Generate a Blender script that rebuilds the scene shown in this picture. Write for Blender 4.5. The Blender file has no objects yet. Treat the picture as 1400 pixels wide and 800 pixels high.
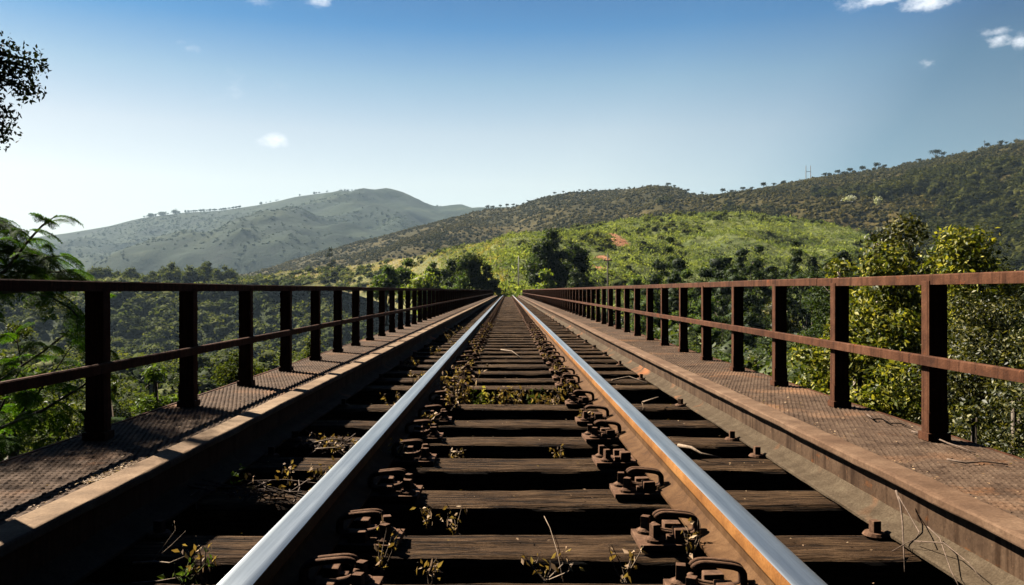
import bpy, bmesh, math, random
import numpy as np
from math import radians as R, sin, cos, pi
rng = np.random.default_rng(7)
random.seed(7)
S = bpy.context.scene
COL = S.collection
# ------------------------------------------------------------------ camera, sky, sun, exposure
F = 1100.0                      # focal length in photograph pixels (1400 wide)
CX, CZ = -0.027, 0.69           # camera stands just left of the track's centre line, z=0 is the sleepers' top
VX, VY = 694.0, 397.0
cd = bpy.data.cameras.new('camera'); cam = bpy.data.objects.new('camera', cd); COL.objects.link(cam)
cam.location = (CX, 0, CZ); cam.rotation_euler = (R(90), 0, 0)
cd.sensor_width = 36; cd.lens = 36 * F / 1400; cd.shift_x = 6 / 1400; cd.shift_y = -3 / 1400
cd.clip_start = 0.05; cd.clip_end = 30000
S.camera = cam
S.view_settings.view_transform = 'Standard'; S.view_settings.look = 'None'
S.view_settings.exposure = 1.95; S.view_settings.gamma = 1
S.cycles.max_bounces = 5; S.cycles.diffuse_bounces = 0; S.cycles.glossy_bounces = 2
S.cycles.transmission_bounces = 2; S.cycles.volume_bounces = 0; S.cycles.transparent_max_bounces = 6
S.cycles.sample_clamp_indirect = 4
AZ, EL = R(50), R(41)           # the sun stands ahead and to the left
SUN_DIR = np.array([-sin(AZ) * cos(EL), cos(AZ) * cos(EL), sin(EL)])
W = bpy.data.worlds.new('World'); S.world = W; W.use_nodes = True
SKYK = .46                      # how bright this sky is beside the sun
def world():
    nt = W.node_tree; N = nt.nodes; L = nt.links
    bg = N['Background']
    sky = N.new('ShaderNodeTexSky'); sky.sky_type = 'NISHITA'; sky.sun_disc = False
    sky.sun_elevation = EL; sky.sun_rotation = -AZ
    sky.air_density = 1.0; sky.dust_density = 1.2; sky.ozone_density = 4.0; sky.altitude = 900
    # small clouds: noise inside a few soft spots of the sky's directions
    tc = N.new('ShaderNodeTexCoord')
    def mth(op, a, b=None, clamp=False):
        m = N.new('ShaderNodeMath'); m.operation = op; m.use_clamp = clamp
        for i, v in enumerate((a, b)):
            if v is None: continue
            if isinstance(v, (int, float)): m.inputs[i].default_value = v
            else: L.new(v, m.inputs[i])
        return m.outputs[0]
    no = N.new('ShaderNodeTexNoise'); no.inputs['Scale'].default_value = 34; no.inputs['Detail'].default_value = 7
    no.inputs['Roughness'].default_value = .7
    mp = N.new('ShaderNodeMapping'); mp.inputs['Scale'].default_value = (1, 1, 1.8)
    L.new(tc.outputs['Generated'], mp.inputs[0]); L.new(mp.outputs[0], no.inputs['Vector'])
    total = None
    for px, py, rx, ry, st in ((1200, 0, 46, 11, 1.0), (1262, 4, 40, 13, 1.1), (1172, 2, 30, 14, .55), (1357, 44, 24, 8, .55), (1364, 58, 20, 11, .85),
                               (1398, 55, 16, 12, .75), (1268, 87, 13, 8, .5), (375, 193, 22, 11, 1.1), (440, 2, 24, 12, .45),
                               (350, 3, 30, 9, .35), (258, 64, 26, 9, .25), (330, 120, 60, 30, .18)):
        d = np.array([(px - VX) / F, 1, (VY - py) / F]); k = np.linalg.norm(d); d /= k
        sb = N.new('ShaderNodeVectorMath'); sb.operation = 'SUBTRACT'; L.new(tc.outputs['Generated'], sb.inputs[0]); sb.inputs[1].default_value = d
        sc = N.new('ShaderNodeVectorMath'); sc.operation = 'MULTIPLY'; L.new(sb.outputs[0], sc.inputs[0])
        sc.inputs[1].default_value = (F / rx * k, F / rx * k * .6, F / ry * k)
        ln = N.new('ShaderNodeVectorMath'); ln.operation = 'LENGTH'; L.new(sc.outputs[0], ln.inputs[0])
        fall = mth('SUBTRACT', 1.25, ln.outputs['Value'], True)
        v = mth('MULTIPLY', fall, st)
        total = v if total is None else mth('MAXIMUM', total, v)
    cut = mth('SUBTRACT', no.outputs['Fac'], .5)
    a = mth('ADD', mth('MULTIPLY', total, 1.15), mth('MULTIPLY', cut, 3.4))
    a = mth('MULTIPLY', mth('SUBTRACT', a, .3), .8)
    a = mth('MULTIPLY', a, mth('MULTIPLY', total, 1.9, True), True)
    def toned(col):      # deeper blue overhead and away from the sun, milky towards the horizon
        def ramp(f, stops):
            r = N.new('ShaderNodeValToRGB'); L.new(f, r.inputs[0]); e = r.color_ramp.elements
            while len(e) < len(stops): e.new(.5)
            for k, (p, c) in enumerate(stops): e[k].position = p; e[k].color = (*[v * .5 for v in c], 1)
            return r.outputs[0]
        sx = N.new('ShaderNodeSeparateXYZ'); L.new(tc.outputs['Generated'], sx.inputs[0])
        dt = N.new('ShaderNodeVectorMath'); dt.operation = 'DOT_PRODUCT'; L.new(tc.outputs['Generated'], dt.inputs[0]); dt.inputs[1].default_value = SUN_DIR
        e1 = ramp(sx.outputs[2], [(0, (1.25, 1.2, 1.2)), (.06, (1.8, 1.55, 1.3)), (.13, (2.35, 1.82, 1.32)), (.19, (2.2, 1.75, 1.28)), (.25, (1.4, 1.46, 1.2)), (.31, (.42, .95, 1.14)), (.42, (.12, .42, .75)), (.7, (.12, .22, .36))])
        e2 = ramp(mth('ADD', mth('MULTIPLY', dt.outputs['Value'], .5), .5), [(.3, (.09, .10, .12)), (.5, (.13, .17, .21)), (.56, (.34, .46, .54)), (.65, (.42, .58, .68)), (.675, (.72, .81, .87)), (.70, (.95, .97, .98)), (.76, (1.15, 1.1, 1.05)), (.92, (.9, .9, .9))])
        for e_ in (e1, e2):
            m = N.new('ShaderNodeMixRGB'); m.blend_type = 'MULTIPLY'; m.inputs[0].default_value = 1; L.new(col, m.inputs[1]); L.new(e_, m.inputs[2]); col = m.outputs[0]
        m = N.new('ShaderNodeMixRGB'); m.blend_type = 'MULTIPLY'; m.inputs[0].default_value = 1; L.new(col, m.inputs[1]); m.inputs[2].default_value = (SKYK * 4, SKYK * 4, SKYK * 4.1, 1); return m.outputs[0]
    mix = N.new('ShaderNodeMixRGB'); L.new(a, mix.inputs[0]); L.new(toned(sky.outputs[0]), mix.inputs[1]); mix.inputs[2].default_value = (6.2, 6.4, 6.7, 1)
    L.new(mix.outputs[0], bg.inputs[0]); bg.inputs[1].default_value = 0.05
world()
sd = bpy.data.lights.new('sun', 'SUN'); sun = bpy.data.objects.new('sun', sd); COL.objects.link(sun)
sd.energy = 5.0; sd.angle = R(.5); sd.color = (1, .90, .76)
from mathutils import Vector, Matrix
sun.rotation_euler = Vector(SUN_DIR).to_track_quat('Z', 'Y').to_euler(); sun.location = (-30, 30, 40)

# ------------------------------------------------------------------ helpers
def PX(px, Y): return (px - VX) / F * Y + CX
def PZ(py, Y): return (VY - py) / F * Y + CZ
def P3(px, py, Y): return np.array([PX(px, Y), Y, PZ(py, Y)])

def fast_mesh(name, V, Fa, smooth=False):
    V = np.asarray(V, np.float32); Fa = np.asarray(Fa, np.int32)
    me = bpy.data.meshes.new(name); k = Fa.shape[1]
    me.vertices.add(len(V)); me.vertices.foreach_set('co', V.ravel())
    me.loops.add(Fa.size); me.loops.foreach_set('vertex_index', Fa.ravel())
    me.polygons.add(len(Fa)); me.polygons.foreach_set('loop_start', np.arange(0, Fa.size, k, dtype=np.int32))
    me.polygons.foreach_set('loop_total', np.full(len(Fa), k, np.int32))
    if smooth: me.polygons.foreach_set('use_smooth', np.ones(len(Fa), bool))
    me.update(calc_edges=True)
    return me
def link(name, me, mat=None, parent=None, loc=None, mats=None):
    o = bpy.data.objects.new(name, me); COL.objects.link(o)
    if mats:
        for m in mats: me.materials.append(m)
    elif mat: me.materials.append(mat)
    if parent: o.parent = parent
    if loc is not None: o.location = loc
    return o
def tag(o, label=None, cat=None, group=None, kind=None):
    if label: o['label'] = label
    if cat: o['category'] = cat
    if group: o['group'] = group
    if kind: o['kind'] = kind
    return o
def empty(name, loc, rz=0):
    o = bpy.data.objects.new(name, None); COL.objects.link(o); o.location = loc; o.rotation_euler = (0, 0, rz); o.empty_display_size = .2
    return o

class MB:                                        # collects polygons of any size
    def __init__(s): s.v = []; s.f = []; s.m = []
    def add(s, V, Fs, mi=0):
        b = len(s.v); s.v += [tuple(map(float, p)) for p in V]
        for f in Fs: s.f.append([b + i for i in f]); s.m.append(mi)
    def box(s, x0, x1, y0, y1, z0, z1, mi=0, jit=0):
        V = [(x, y, z) for x in (x0, x1) for y in (y0, y1) for z in (z0, z1)]
        if jit: V = [tuple(c + random.uniform(-jit, jit) for c in p) for p in V]
        s.add(V, [(0, 1, 3, 2), (4, 6, 7, 5), (0, 4, 5, 1), (2, 3, 7, 6), (0, 2, 6, 4), (1, 5, 7, 3)], mi)
    def tube(s, pts, rad, n=8, mi=0):
        pts = [Vector(p) for p in pts]
        if not hasattr(rad, '__len__'): rad = [rad] * len(pts)
        V = []; Fs = []; ref = Vector((.13, .31, .94))
        for i, p in enumerate(pts):
            t = (pts[min(i + 1, len(pts) - 1)] - pts[max(i - 1, 0)]).normalized()
            a = t.cross(ref)
            if a.length < .15: a = t.cross(Vector((1, 0, 0)))
            a.normalize(); b = t.cross(a)
            for k in range(n):
                w = 2 * pi * k / n; V.append(p + (a * cos(w) + b * sin(w)) * rad[i])
        for i in range(len(pts) - 1):
            for k in range(n):
                Fs.append((i * n + k, i * n + (k + 1) % n, (i + 1) * n + (k + 1) % n, (i + 1) * n + k))
        Fs.append(tuple(range(n))[::-1]); Fs.append(tuple(range((len(pts) - 1) * n, len(pts) * n)))
        s.add(V, Fs, mi)
    def prism(s, cx, cy, z0, z1, r, n=4, r1=None, ph=0, mi=0):
        r1 = r if r1 is None else r1
        V = [(cx + r * cos(ph + 2 * pi * k / n), cy + r * sin(ph + 2 * pi * k / n), z0) for k in range(n)] + \
            [(cx + r1 * cos(ph + 2 * pi * k / n), cy + r1 * sin(ph + 2 * pi * k / n), z1) for k in range(n)]
        Fs = [(k, (k + 1) % n, n + (k + 1) % n, n + k) for k in range(n)] + [tuple(range(n))[::-1], tuple(range(n, 2 * n))]
        s.add(V, Fs, mi)
    def build(s, name, mat=None, parent=None, smooth=False, bevel=0, mats=None, loc=None):
        me = bpy.data.meshes.new(name); me.from_pydata(s.v, [], s.f)
        if mats: me.polygons.foreach_set('material_index', s.m)
        if bevel:
            bm = bmesh.new(); bm.from_mesh(me)
            es = [e for e in bm.edges if len(e.link_faces) == 2 and e.calc_face_angle(0) > .6]
            bmesh.ops.bevel(bm, geom=es, offset=bevel, segments=2, affect='EDGES', profile=.6)
            bm.to_mesh(me); bm.free()
        if smooth: me.polygons.foreach_set('use_smooth', [True] * len(me.polygons))
        me.update()
        return link(name, me, mat, parent, loc, mats)

# lattice noise
def _hash(i, j, k, s):
    h = (i * 374761393 + j * 668265263 + k * 2147483647 + s * 974711) & 0xffffffff
    h = ((h ^ (h >> 13)) * 1274126177) & 0xffffffff
    return ((h ^ (h >> 16)) & 0xffff) / 65535.0
def noise2(x, y, s=0):
    x = np.asarray(x, float); y = np.asarray(y, float)
    xi = np.floor(x).astype(np.int64); yi = np.floor(y).astype(np.int64); fx = x - xi; fy = y - yi
    fx = fx * fx * (3 - 2 * fx); fy = fy * fy * (3 - 2 * fy); z = np.zeros_like(xi)
    a = _hash(xi, yi, z, s); b = _hash(xi + 1, yi, z, s); c = _hash(xi, yi + 1, z, s); d = _hash(xi + 1, yi + 1, z, s)
    return (a * (1 - fx) + b * fx) * (1 - fy) + (c * (1 - fx) + d * fx) * fy - .5
def fbm(x, y, s=0, o=4):
    t = 0; a = 1
    for i in range(o): t = t + a * noise2(x * 2 ** i, y * 2 ** i, s + i); a *= .5
    return t

# ------------------------------------------------------------------ materials
class NM:
    def __init__(s, name):
        s.m = bpy.data.materials.new(name); s.m.use_nodes = True; s.nt = s.m.node_tree; s.N = s.nt.nodes; s.L = s.nt.links
        s.b = s.N['Principled BSDF']; s.out = s.N['Material Output']
    def put(s, sock, v):
        if hasattr(v, 'is_linked'): s.L.new(v, sock)
        else: sock.default_value = v
    def coord(s, scale=(1, 1, 1), kind='Object', rnd=False):
        tc = s.N.new('ShaderNodeTexCoord'); o = tc.outputs[kind]
        if rnd:
            oi = s.N.new('ShaderNodeObjectInfo'); mu = s.N.new('ShaderNodeVectorMath'); mu.operation = 'MULTIPLY_ADD'
            s.L.new(oi.outputs['Random'], mu.inputs[0]); mu.inputs[1].default_value = (37, 23, 51); s.L.new(o, mu.inputs[2]); o = mu.outputs[0]
        mp = s.N.new('ShaderNodeMapping'); mp.inputs['Scale'].default_value = scale; s.L.new(o, mp.inputs[0]); return mp.outputs[0]
    def noise(s, vec, scale, detail=5, rough=.55, dist=0):
        n = s.N.new('ShaderNodeTexNoise'); s.L.new(vec, n.inputs['Vector']); n.inputs['Scale'].default_value = scale
        n.inputs['Detail'].default_value = detail; n.inputs['Roughness'].default_value = rough; n.inputs['Distortion'].default_value = dist
        return n.outputs['Fac']
    def ramp(s, fac, stops):
        r = s.N.new('ShaderNodeValToRGB'); s.L.new(fac, r.inputs[0]); e = r.color_ramp.elements
        while len(e) < len(stops): e.new(.5)
        for k, (p, c) in enumerate(stops): e[k].position = p; e[k].color = (*c, 1) if len(c) == 3 else c
        return r.outputs[0]
    def gray(s, fac, a, b): return s.ramp(fac, [(a, (0, 0, 0)), (b, (1, 1, 1))])
    def mix(s, f, a, b, mode='MIX'):
        m = s.N.new('ShaderNodeMixRGB'); m.blend_type = mode; s.put(m.inputs[0], f)
        for i, v in ((1, a), (2, b)): s.put(m.inputs[i], (*v, 1) if isinstance(v, tuple) and len(v) == 3 else v)
        return m.outputs[0]
    def math(s, op, a, b=0., clamp=False):
        m = s.N.new('ShaderNodeMath'); m.operation = op; m.use_clamp = clamp; s.put(m.inputs[0], a); s.put(m.inputs[1], b); return m.outputs[0]
    def bump(s, h, strength=.5, dist=.01):
        b = s.N.new('ShaderNodeBump'); s.L.new(h, b.inputs['Height']); b.inputs['Strength'].default_value = strength
        b.inputs['Distance'].default_value = dist; s.L.new(b.outputs[0], s.b.inputs['Normal']); return b
    def set(s, color=None, rough=None, metal=None, spec=None):
        if color is not None: s.put(s.b.inputs['Base Color'], (*color, 1) if isinstance(color, tuple) else color)
        if rough is not None: s.put(s.b.inputs['Roughness'], rough)
        if metal is not None: s.put(s.b.inputs['Metallic'], metal)
        if spec is not None: s.put(s.b.inputs['Specular IOR Level'], spec)

def rust(name, c0, c1, c2, scale=9, bump=.35, rough=.85, spec=.08, streak=0):
    m = NM(name); v = m.coord()
    a = m.noise(v, scale, 7, .65, .3); g = m.noise(v, scale * 14, 4, .6); big = m.noise(v, scale * .18, 3)
    c = m.ramp(a, [(.28, c0), (.5, c1), (.74, c2)])
    c = m.mix(m.gray(g, .3, .75), m.mix(1., c, (.62, .6, .58), 'MULTIPLY'), c)
    c = m.mix(m.gray(big, .35, .7), c, m.mix(1., c, (.72, .66, .62), 'MULTIPLY'))
    if streak:
        st = m.noise(m.coord((streak, streak, 1.6)), 1.0, 5, .6)
        c = m.mix(m.gray(st, .5, .66), c, m.mix(1., c, (.42, .36, .3), 'MULTIPLY'))
        sp = m.noise(m.coord((2.2, 2.2, 5)), 2.4, 6, .7); c = m.mix(m.gray(sp, .62, .68), c, m.mix(1., c, (2.0, 1.35, .8), 'MULTIPLY'))
        fl = m.noise(v, 55, 3, .6); c = m.mix(m.gray(fl, .66, .70), c, m.mix(1., c, (1.9, 1.8, 1.7), 'MULTIPLY'))
    m.set(c, rough, 0, spec); m.bump(m.math('ADD', a, m.math('MULTIPLY', g, .6)), bump, .004); return m.m
M = {}
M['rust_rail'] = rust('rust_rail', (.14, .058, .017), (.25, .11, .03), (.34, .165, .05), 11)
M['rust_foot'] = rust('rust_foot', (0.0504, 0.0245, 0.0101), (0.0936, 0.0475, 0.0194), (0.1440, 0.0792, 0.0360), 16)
M['rust_post'] = rust('rust_post', (.042, .018, .010), (.092, .038, .019), (.145, .066, .036), 12, .5, streak=45)
M['rust_clip'] = rust('rust_clip', (0.0630, 0.0336, 0.0218), (0.1344, 0.0756, 0.0462), (0.2268, 0.1344, 0.0840), 40, .4)
M['rust_girder'] = rust('rust_girder', (.05, .030, .018), (.085, .054, .033), (.13, .086, .055), 7, .4, streak=26)
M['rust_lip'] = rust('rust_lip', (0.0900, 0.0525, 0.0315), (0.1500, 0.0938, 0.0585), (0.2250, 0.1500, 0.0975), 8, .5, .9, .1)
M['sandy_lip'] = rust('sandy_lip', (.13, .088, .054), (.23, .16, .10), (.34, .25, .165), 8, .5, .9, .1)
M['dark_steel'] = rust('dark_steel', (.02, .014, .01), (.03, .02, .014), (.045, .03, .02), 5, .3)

def mat_flange():
    m = NM('dusty_flange'); v = m.coord(); a = m.noise(v, 14, 7, .65); g = m.noise(v, 160, 3, .7); sp = m.noise(v, 70, 2, .5)
    c = m.ramp(a, [(.3, (0.0506, 0.0357, 0.0223)), (.55, (0.0803, 0.0595, 0.0387)), (.75, (0.1101, 0.0863, 0.0566))])
    c = m.mix(m.gray(m.noise(v, 2.2, 3), .6, .72), c, (.30, .12, .05))
    c = m.mix(m.gray(g, .35, .7), m.mix(1., c, (.6, .58, .55), 'MULTIPLY'), c)
    m.set(c, .9, 0, .06); m.bump(m.math('ADD', g, sp), .6, .004); return m.m
M['flange'] = mat_flange()

def mat_steel():
    m = NM('polished_steel'); v = m.coord((60, 1.2, 1)); n = m.noise(v, 3, 5, .6); w = m.noise(m.coord((1, .25, 1)), 5, 3)
    fine = m.noise(m.coord((1, 1, 1)), 300, 2)
    c = m.mix(m.gray(n, .3, .8), (.21, .235, .255), (.34, .37, .39))
    m.set(c, m.math('ADD', m.math('MULTIPLY', w, .14), .33), 1.0, .5)
    m.bump(m.math('ADD', n, m.math('MULTIPLY', fine, .3)), .06, .001)
    m.b.inputs['Anisotropic'].default_value = .3
    return m.m
M['steel'] = mat_steel()

def mat_wood():
    m = NM('weathered_wood'); v = m.coord((1.0, 9, 9), rnd=True); v2 = m.coord((1, 1, 1), rnd=True)
    grain = m.noise(v, 6, 8, .7, .6); crack = m.noise(m.coord((1.3, 22, 22), rnd=True), 3.2, 4, .6, .3)
    blot = m.noise(v2, 6, 4); fine = m.noise(m.coord((4, 60, 60), rnd=True), 5, 3, .6)
    c = m.ramp(grain, [(.25, (.017, .012, .008)), (.42, (.064, .044, .028)), (.56, (.12, .085, .056)), (.74, (.225, .17, .118))])
    c = m.mix(m.gray(blot, .35, .72), m.mix(1., c, (.55, .52, .5), 'MULTIPLY'), c)
    c = m.mix(m.gray(fine, .3, .7), m.mix(1., c, (.62, .6, .58), 'MULTIPLY'), c)
    oi = m.N.new('ShaderNodeObjectInfo')
    c = m.mix(oi.outputs['Random'], m.mix(1., c, (.85, .72, .58), 'MULTIPLY'), m.mix(1., c, (1.3, 1.16, .98), 'MULTIPLY'))
    ck = m.gray(crack, .38, .46); m.set(m.mix(ck, (.012, .008, .006), c), .92, 0, .06)
    m.bump(m.math('ADD', m.math('ADD', grain, m.math('MULTIPLY', fine, .6)), m.math('MULTIPLY', ck, 1.4)), 1.0, .014); return m.m
M['wood'] = mat_wood()

def leafmat(name, c0, c1, c2, trans=.35, rough=.45, spec=.4, tc=None, objvar=0, noise_scale=0):
    """per-leaf colour (each leaf is an island) + light through the leaf"""
    m = NM(name); g = m.N.new('ShaderNodeNewGeometry')
    f = g.outputs['Random Per Island']
    c = m.ramp(f, [(0.0, c0), (.55, c1), (1.0, c2)])
    if noise_scale:
        n = m.noise(m.coord(), noise_scale, 3); c = m.mix(m.gray(n, .35, .65), m.mix(1., c, (.6, .66, .6), 'MULTIPLY'), m.mix(1., c, (1.3, 1.2, 1.05), 'MULTIPLY'))
    m.set(c, rough, 0, spec)
    t = m.N.new('ShaderNodeBsdfTranslucent'); k = tc or (1.5, 1.5, .5)
    m.put(t.inputs[0], m.mix(1., c, k, 'MULTIPLY'))
    mx = m.N.new('ShaderNodeMixShader'); mx.inputs[0].default_value = trans
    m.L.new(m.b.outputs[0], mx.inputs[1]); m.L.new(t.outputs[0], mx.inputs[2]); m.L.new(mx.outputs[0], m.out.inputs[0]); return m.m
M['leaf_dark'] = leafmat('leaf_dark', (.012, .022, .008), (.028, .048, .014), (.06, .08, .022), .3, .65, .12)
M['leaf_mid'] = leafmat('leaf_mid', (.03, .055, .014), (.06, .10, .022), (.11, .15, .035), .35, .65, .12)
M['leaf_bright'] = leafmat('leaf_bright', (.05, .09, .015), (.13, .18, .03), (.24, .26, .05), .42, .6, .15)
M['leaf_near'] = leafmat('leaf_near', (.02, .034, .007), (.085, .098, .014), (.34, .31, .06), .3, .5, .14)
M['leaf_duller'] = leafmat('leaf_duller', (.010, .015, .005), (.036, .042, .010), (.17, .155, .045), .2, .5, .2)
M['leaf_feather'] = leafmat('leaf_feather', (.012, .03, .006), (.03, .07, .012), (.07, .12, .018), .45, .75, .05, (1.6, 1.8, .35))
M['leaf_silhouette'] = leafmat('leaf_silhouette', (.006, .010, .005), (.012, .02, .008), (.025, .034, .012), .12, .8, .05)
M['leaf_valley'] = leafmat('leaf_valley', (.03, .042, .015), (.065, .082, .026), (.12, .135, .045), .3, .9, .03, noise_scale=.02)
M['leaf_shelf'] = leafmat('leaf_shelf', (0.0224, 0.0360, 0.0096), (0.0480, 0.0680, 0.0160), (0.0960, 0.1080, 0.0272), .35, .8, .06, noise_scale=.06)
M['leaf_scrub'] = leafmat('leaf_scrub', (0.0225, 0.0224, 0.0085), (0.0475, 0.0449, 0.0153), (0.0875, 0.0734, 0.0238), .2, .9, .02, noise_scale=.012)
M['leaf_grass'] = leafmat('leaf_grass', (0.0787, 0.1083, 0.0378), (0.1427, 0.1801, 0.0648), (0.2312, 0.2679, 0.1242), .4, .9, .02, noise_scale=.16)
M['leaf_drygrass'] = leafmat('leaf_drygrass', (.15, .13, .055), (.22, .19, .085), (.30, .26, .12), .4, .7, .1, noise_scale=.03)
M['leaf_dead'] = leafmat('leaf_dead', (.10, .06, .03), (.24, .15, .08), (.42, .30, .18), .2, .7, .2)
M['leaf_white'] = leafmat('leaf_white', (.2, .22, .18), (.4, .42, .36), (.6, .6, .55), .3, .6, .2)
def simple(name, c0, c1, scale=12, rough=.85, bump=.3, stretch=(1, 1, 1)):
    m = NM(name); n = m.noise(m.coord(stretch), scale, 6, .6); m.set(m.ramp(n, [(.3, c0), (.7, c1)]), rough, 0, .2); m.bump(n, bump, .01); return m.m
M['bark'] = simple('bark', (.05, .04, .03), (.13, .105, .08), 20, stretch=(1, 1, .2))
M['bark_pale'] = simple('bark_pale', (.22, .18, .14), (.42, .36, .29), 30, stretch=(1, 1, .2))
M['twig'] = simple('twig', (0.1120, 0.0770, 0.0525), (0.2520, 0.1890, 0.1330), 60)
M['twig_dark'] = simple('twig_dark', (.05, .035, .025), (.16, .11, .08), 60)
M['concrete'] = simple('concrete', (.2, .19, .17), (.34, .32, .29), 3)
M['pole_grey'] = simple('pole_grey', (.30, .29, .27), (.45, .43, .40), 3)
M['pole_dark'] = simple('pole_dark', (.05, .04, .035), (.09, .075, .06), 3)
M['stem_green'] = simple('stem_green', (.08, .10, .03), (.16, .17, .06), 30)

# ------------------------------------------------------------------ terrain
def terr_mat(name, stops, scale, big, dirt=(), bump=1., bd=1.5, extra=None):
    m = NM(name); v = m.coord(); a = m.noise(v, scale, 8, .68); b = m.noise(v, big, 4, .6)
    c = m.ramp(a, stops)
    c = m.mix(m.gray(b, .35, .68), m.mix(1., c, (.62, .68, .62), 'MULTIPLY'), m.mix(1., c, (1.18, 1.12, 1.0), 'MULTIPLY'))
    if extra: c = extra(m, v, c)
    for (p, r) in dirt:
        sb = m.N.new('ShaderNodeVectorMath'); sb.operation = 'SUBTRACT'; m.L.new(v, sb.inputs[0]); sb.inputs[1].default_value = tuple(p)
        sc = m.N.new('ShaderNodeVectorMath'); sc.operation = 'DIVIDE'; m.L.new(sb.outputs[0], sc.inputs[0]); sc.inputs[1].default_value = tuple(r)
        ln = m.N.new('ShaderNodeVectorMath'); ln.operation = 'LENGTH'; m.L.new(sc.outputs[0], ln.inputs[0])
        k = m.math('SUBTRACT', m.math('ADD', 1.0, m.math('MULTIPLY', m.math('SUBTRACT', m.noise(v, .35, 5, .7), .5), 2.2)), ln.outputs['Value'])
        k = m.gray(k, .0, .12)
        c = m.mix(k, c, m.ramp(m.noise(v, .8, 5), [(.3, (.20, .08, .035)), (.7, (.40, .20, .11))]))
    m.set(c, .95, 0, .05); m.bump(m.math('ADD', a, b), bump, bd); return m.m

def hill_surface(crest, Yb, Yc, zb, seed, amp, k=.9, wav=60.):
    xs, ys = zip(*crest)
    bx, bv = zip(*Yb); cx_, cv = zip(*Yc); zx, zv = zip(*zb)
    def f(px, t):
        px = np.asarray(px, float); t = np.asarray(t, float)
        yb = np.interp(px, bx, bv); yc = np.interp(px, cx_, cv); z0 = np.interp(px, zx, zv)
        zc = (VY - np.interp(px, xs, ys)) / F * yc + CZ
        Y = yb + (yc - yb) * t
        tt = np.clip(t, 0, 1); up = tt ** k
        z = z0 + (zc - z0) * up
        over = np.clip(t - 1, 0, 9); z = z - (zc - z0) * (over * over * 1.6 + over * .25)
        X = (px - VX) / F * Y + CX
        w = np.clip(t * 5, 0, 1) * np.clip(np.abs(1 - t) * 4 + .12 * min(1, 20 / amp), 0, 1)
        z = z + w * amp * fbm(X / wav, Y / wav, seed, 4)
        return X, Y, z
    return f
def hill(name, label, f, mat, px0, px1, nx, nt, tmax=1.6):
    px = np.linspace(px0, px1, nx); t = np.linspace(-.02, 1, nt) ; t = np.concatenate([t, np.linspace(1, tmax, 12)[1:]])
    A, B = np.meshgrid(px, t); X, Y, Z = f(A, B); n, m_ = A.shape
    V = np.stack([X, Y, Z], -1).reshape(-1, 3); i = np.arange((n - 1) * (m_ - 1)); r = i // (m_ - 1); c = i % (m_ - 1); q = r * m_ + c
    o = link(name, fast_mesh(name, V, np.stack([q, q + 1, q + m_ + 1, q + m_], 1), True), mat)
    return tag(o, label, 'hill', kind='structure')

f_mount = hill_surface([(-900, 360), (-300, 345), (-100, 338), (0, 330), (90, 319), (150, 309), (180, 301), (200, 297), (250, 291), (300, 288), (350, 281), (380, 275), (405, 269), (450, 263), (500, 261), (525, 262),
    (545, 268), (565, 274), (585, 281), (600, 284), (612, 282), (632, 280), (655, 287), (680, 293), (720, 300), (900, 335), (1100, 360), (2200, 380)],
    [(-900, 1500), (2200, 1500)], [(-900, 3300), (400, 3200), (2200, 3300)], [(-900, -40), (2200, -40)], 11, 170, .8, 420.)
f_scrub = hill_surface([(150, 398), (250, 388), (330, 376), (380, 362), (430, 346), (480, 334), (520, 326), (560, 315), (600, 304), (640, 293), (665, 287), (700, 284), (740, 271), (770, 265), (800, 262), (830, 261),
    (860, 259), (890, 255), (915, 257), (940, 264), (965, 270), (990, 267), (1050, 259), (1110, 247), (1180, 237), (1230, 227), (1280, 217), (1340, 206), (1400, 195), (1600, 160), (2000, 130), (2600, 200)],
    [(150, 700), (560, 560), (800, 380), (1000, 300), (1400, 230), (2600, 200)], [(150, 1150), (560, 1050), (850, 960), (1000, 760), (1400, 640), (2600, 600)],
    [(150, -5), (560, 5), (800, -5), (2600, -12)], 23, 17, .92, 90.)
f_grass = hill_surface([(280, 392), (340, 382), (400, 373), (450, 366), (500, 361), (560, 352), (600, 345), (650, 335), (700, 326), (740, 320), (790, 312), (830, 305), (870, 300), (920, 294), (980, 291), (1030, 293),
    (1080, 299), (1130, 306), (1170, 315), (1195, 327), (1225, 352), (1260, 395), (1400, 450), (1700, 470)],
    [(280, 420), (450, 400), (560, 300), (630, 130), (675, 90), (720, 90), (760, 100), (900, 112), (1300, 130), (1700, 140)],
    [(280, 520), (450, 480), (560, 420), (650, 330), (700, 300), (1100, 290), (1300, 230), (1700, 200)],
    [(280, 2), (450, 2), (560, -8), (640, -6), (678, -.5), (712, -.5), (750, -3), (900, -11), (1700, -14)], 37, 5.0, .95, 22.)
dirt = []
for px, t, r in ((842, .60, (5.5, 12, 3.2)), (823, .33, (3.2, 9, 4.0)), (829, .30, (2, 6, 2.5))):
    p = np.array([float(a) for a in f_grass(px, t)]); dirt.append((p, r))
def find_t(f, px, py):
    t = np.linspace(0, 1, 400); X, Y, Z = f(np.full(400, float(px)), t); y = VY - (Z - CZ) / Y * F
    return float(t[np.argmin(np.abs(y - py))])
dirt = []
for px, py, r in ((838, 323, (3.4, 14, 3.0)), (847, 331, (3.0, 8, 2.4)), (825, 356, (2.0, 9, 2.0)), (822, 366, (2.0, 7, 2.0))):
    t = find_t(f_grass, px, py); p = np.array([float(a) for a in f_grass(px, t)]); dirt.append((p, r))

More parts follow.
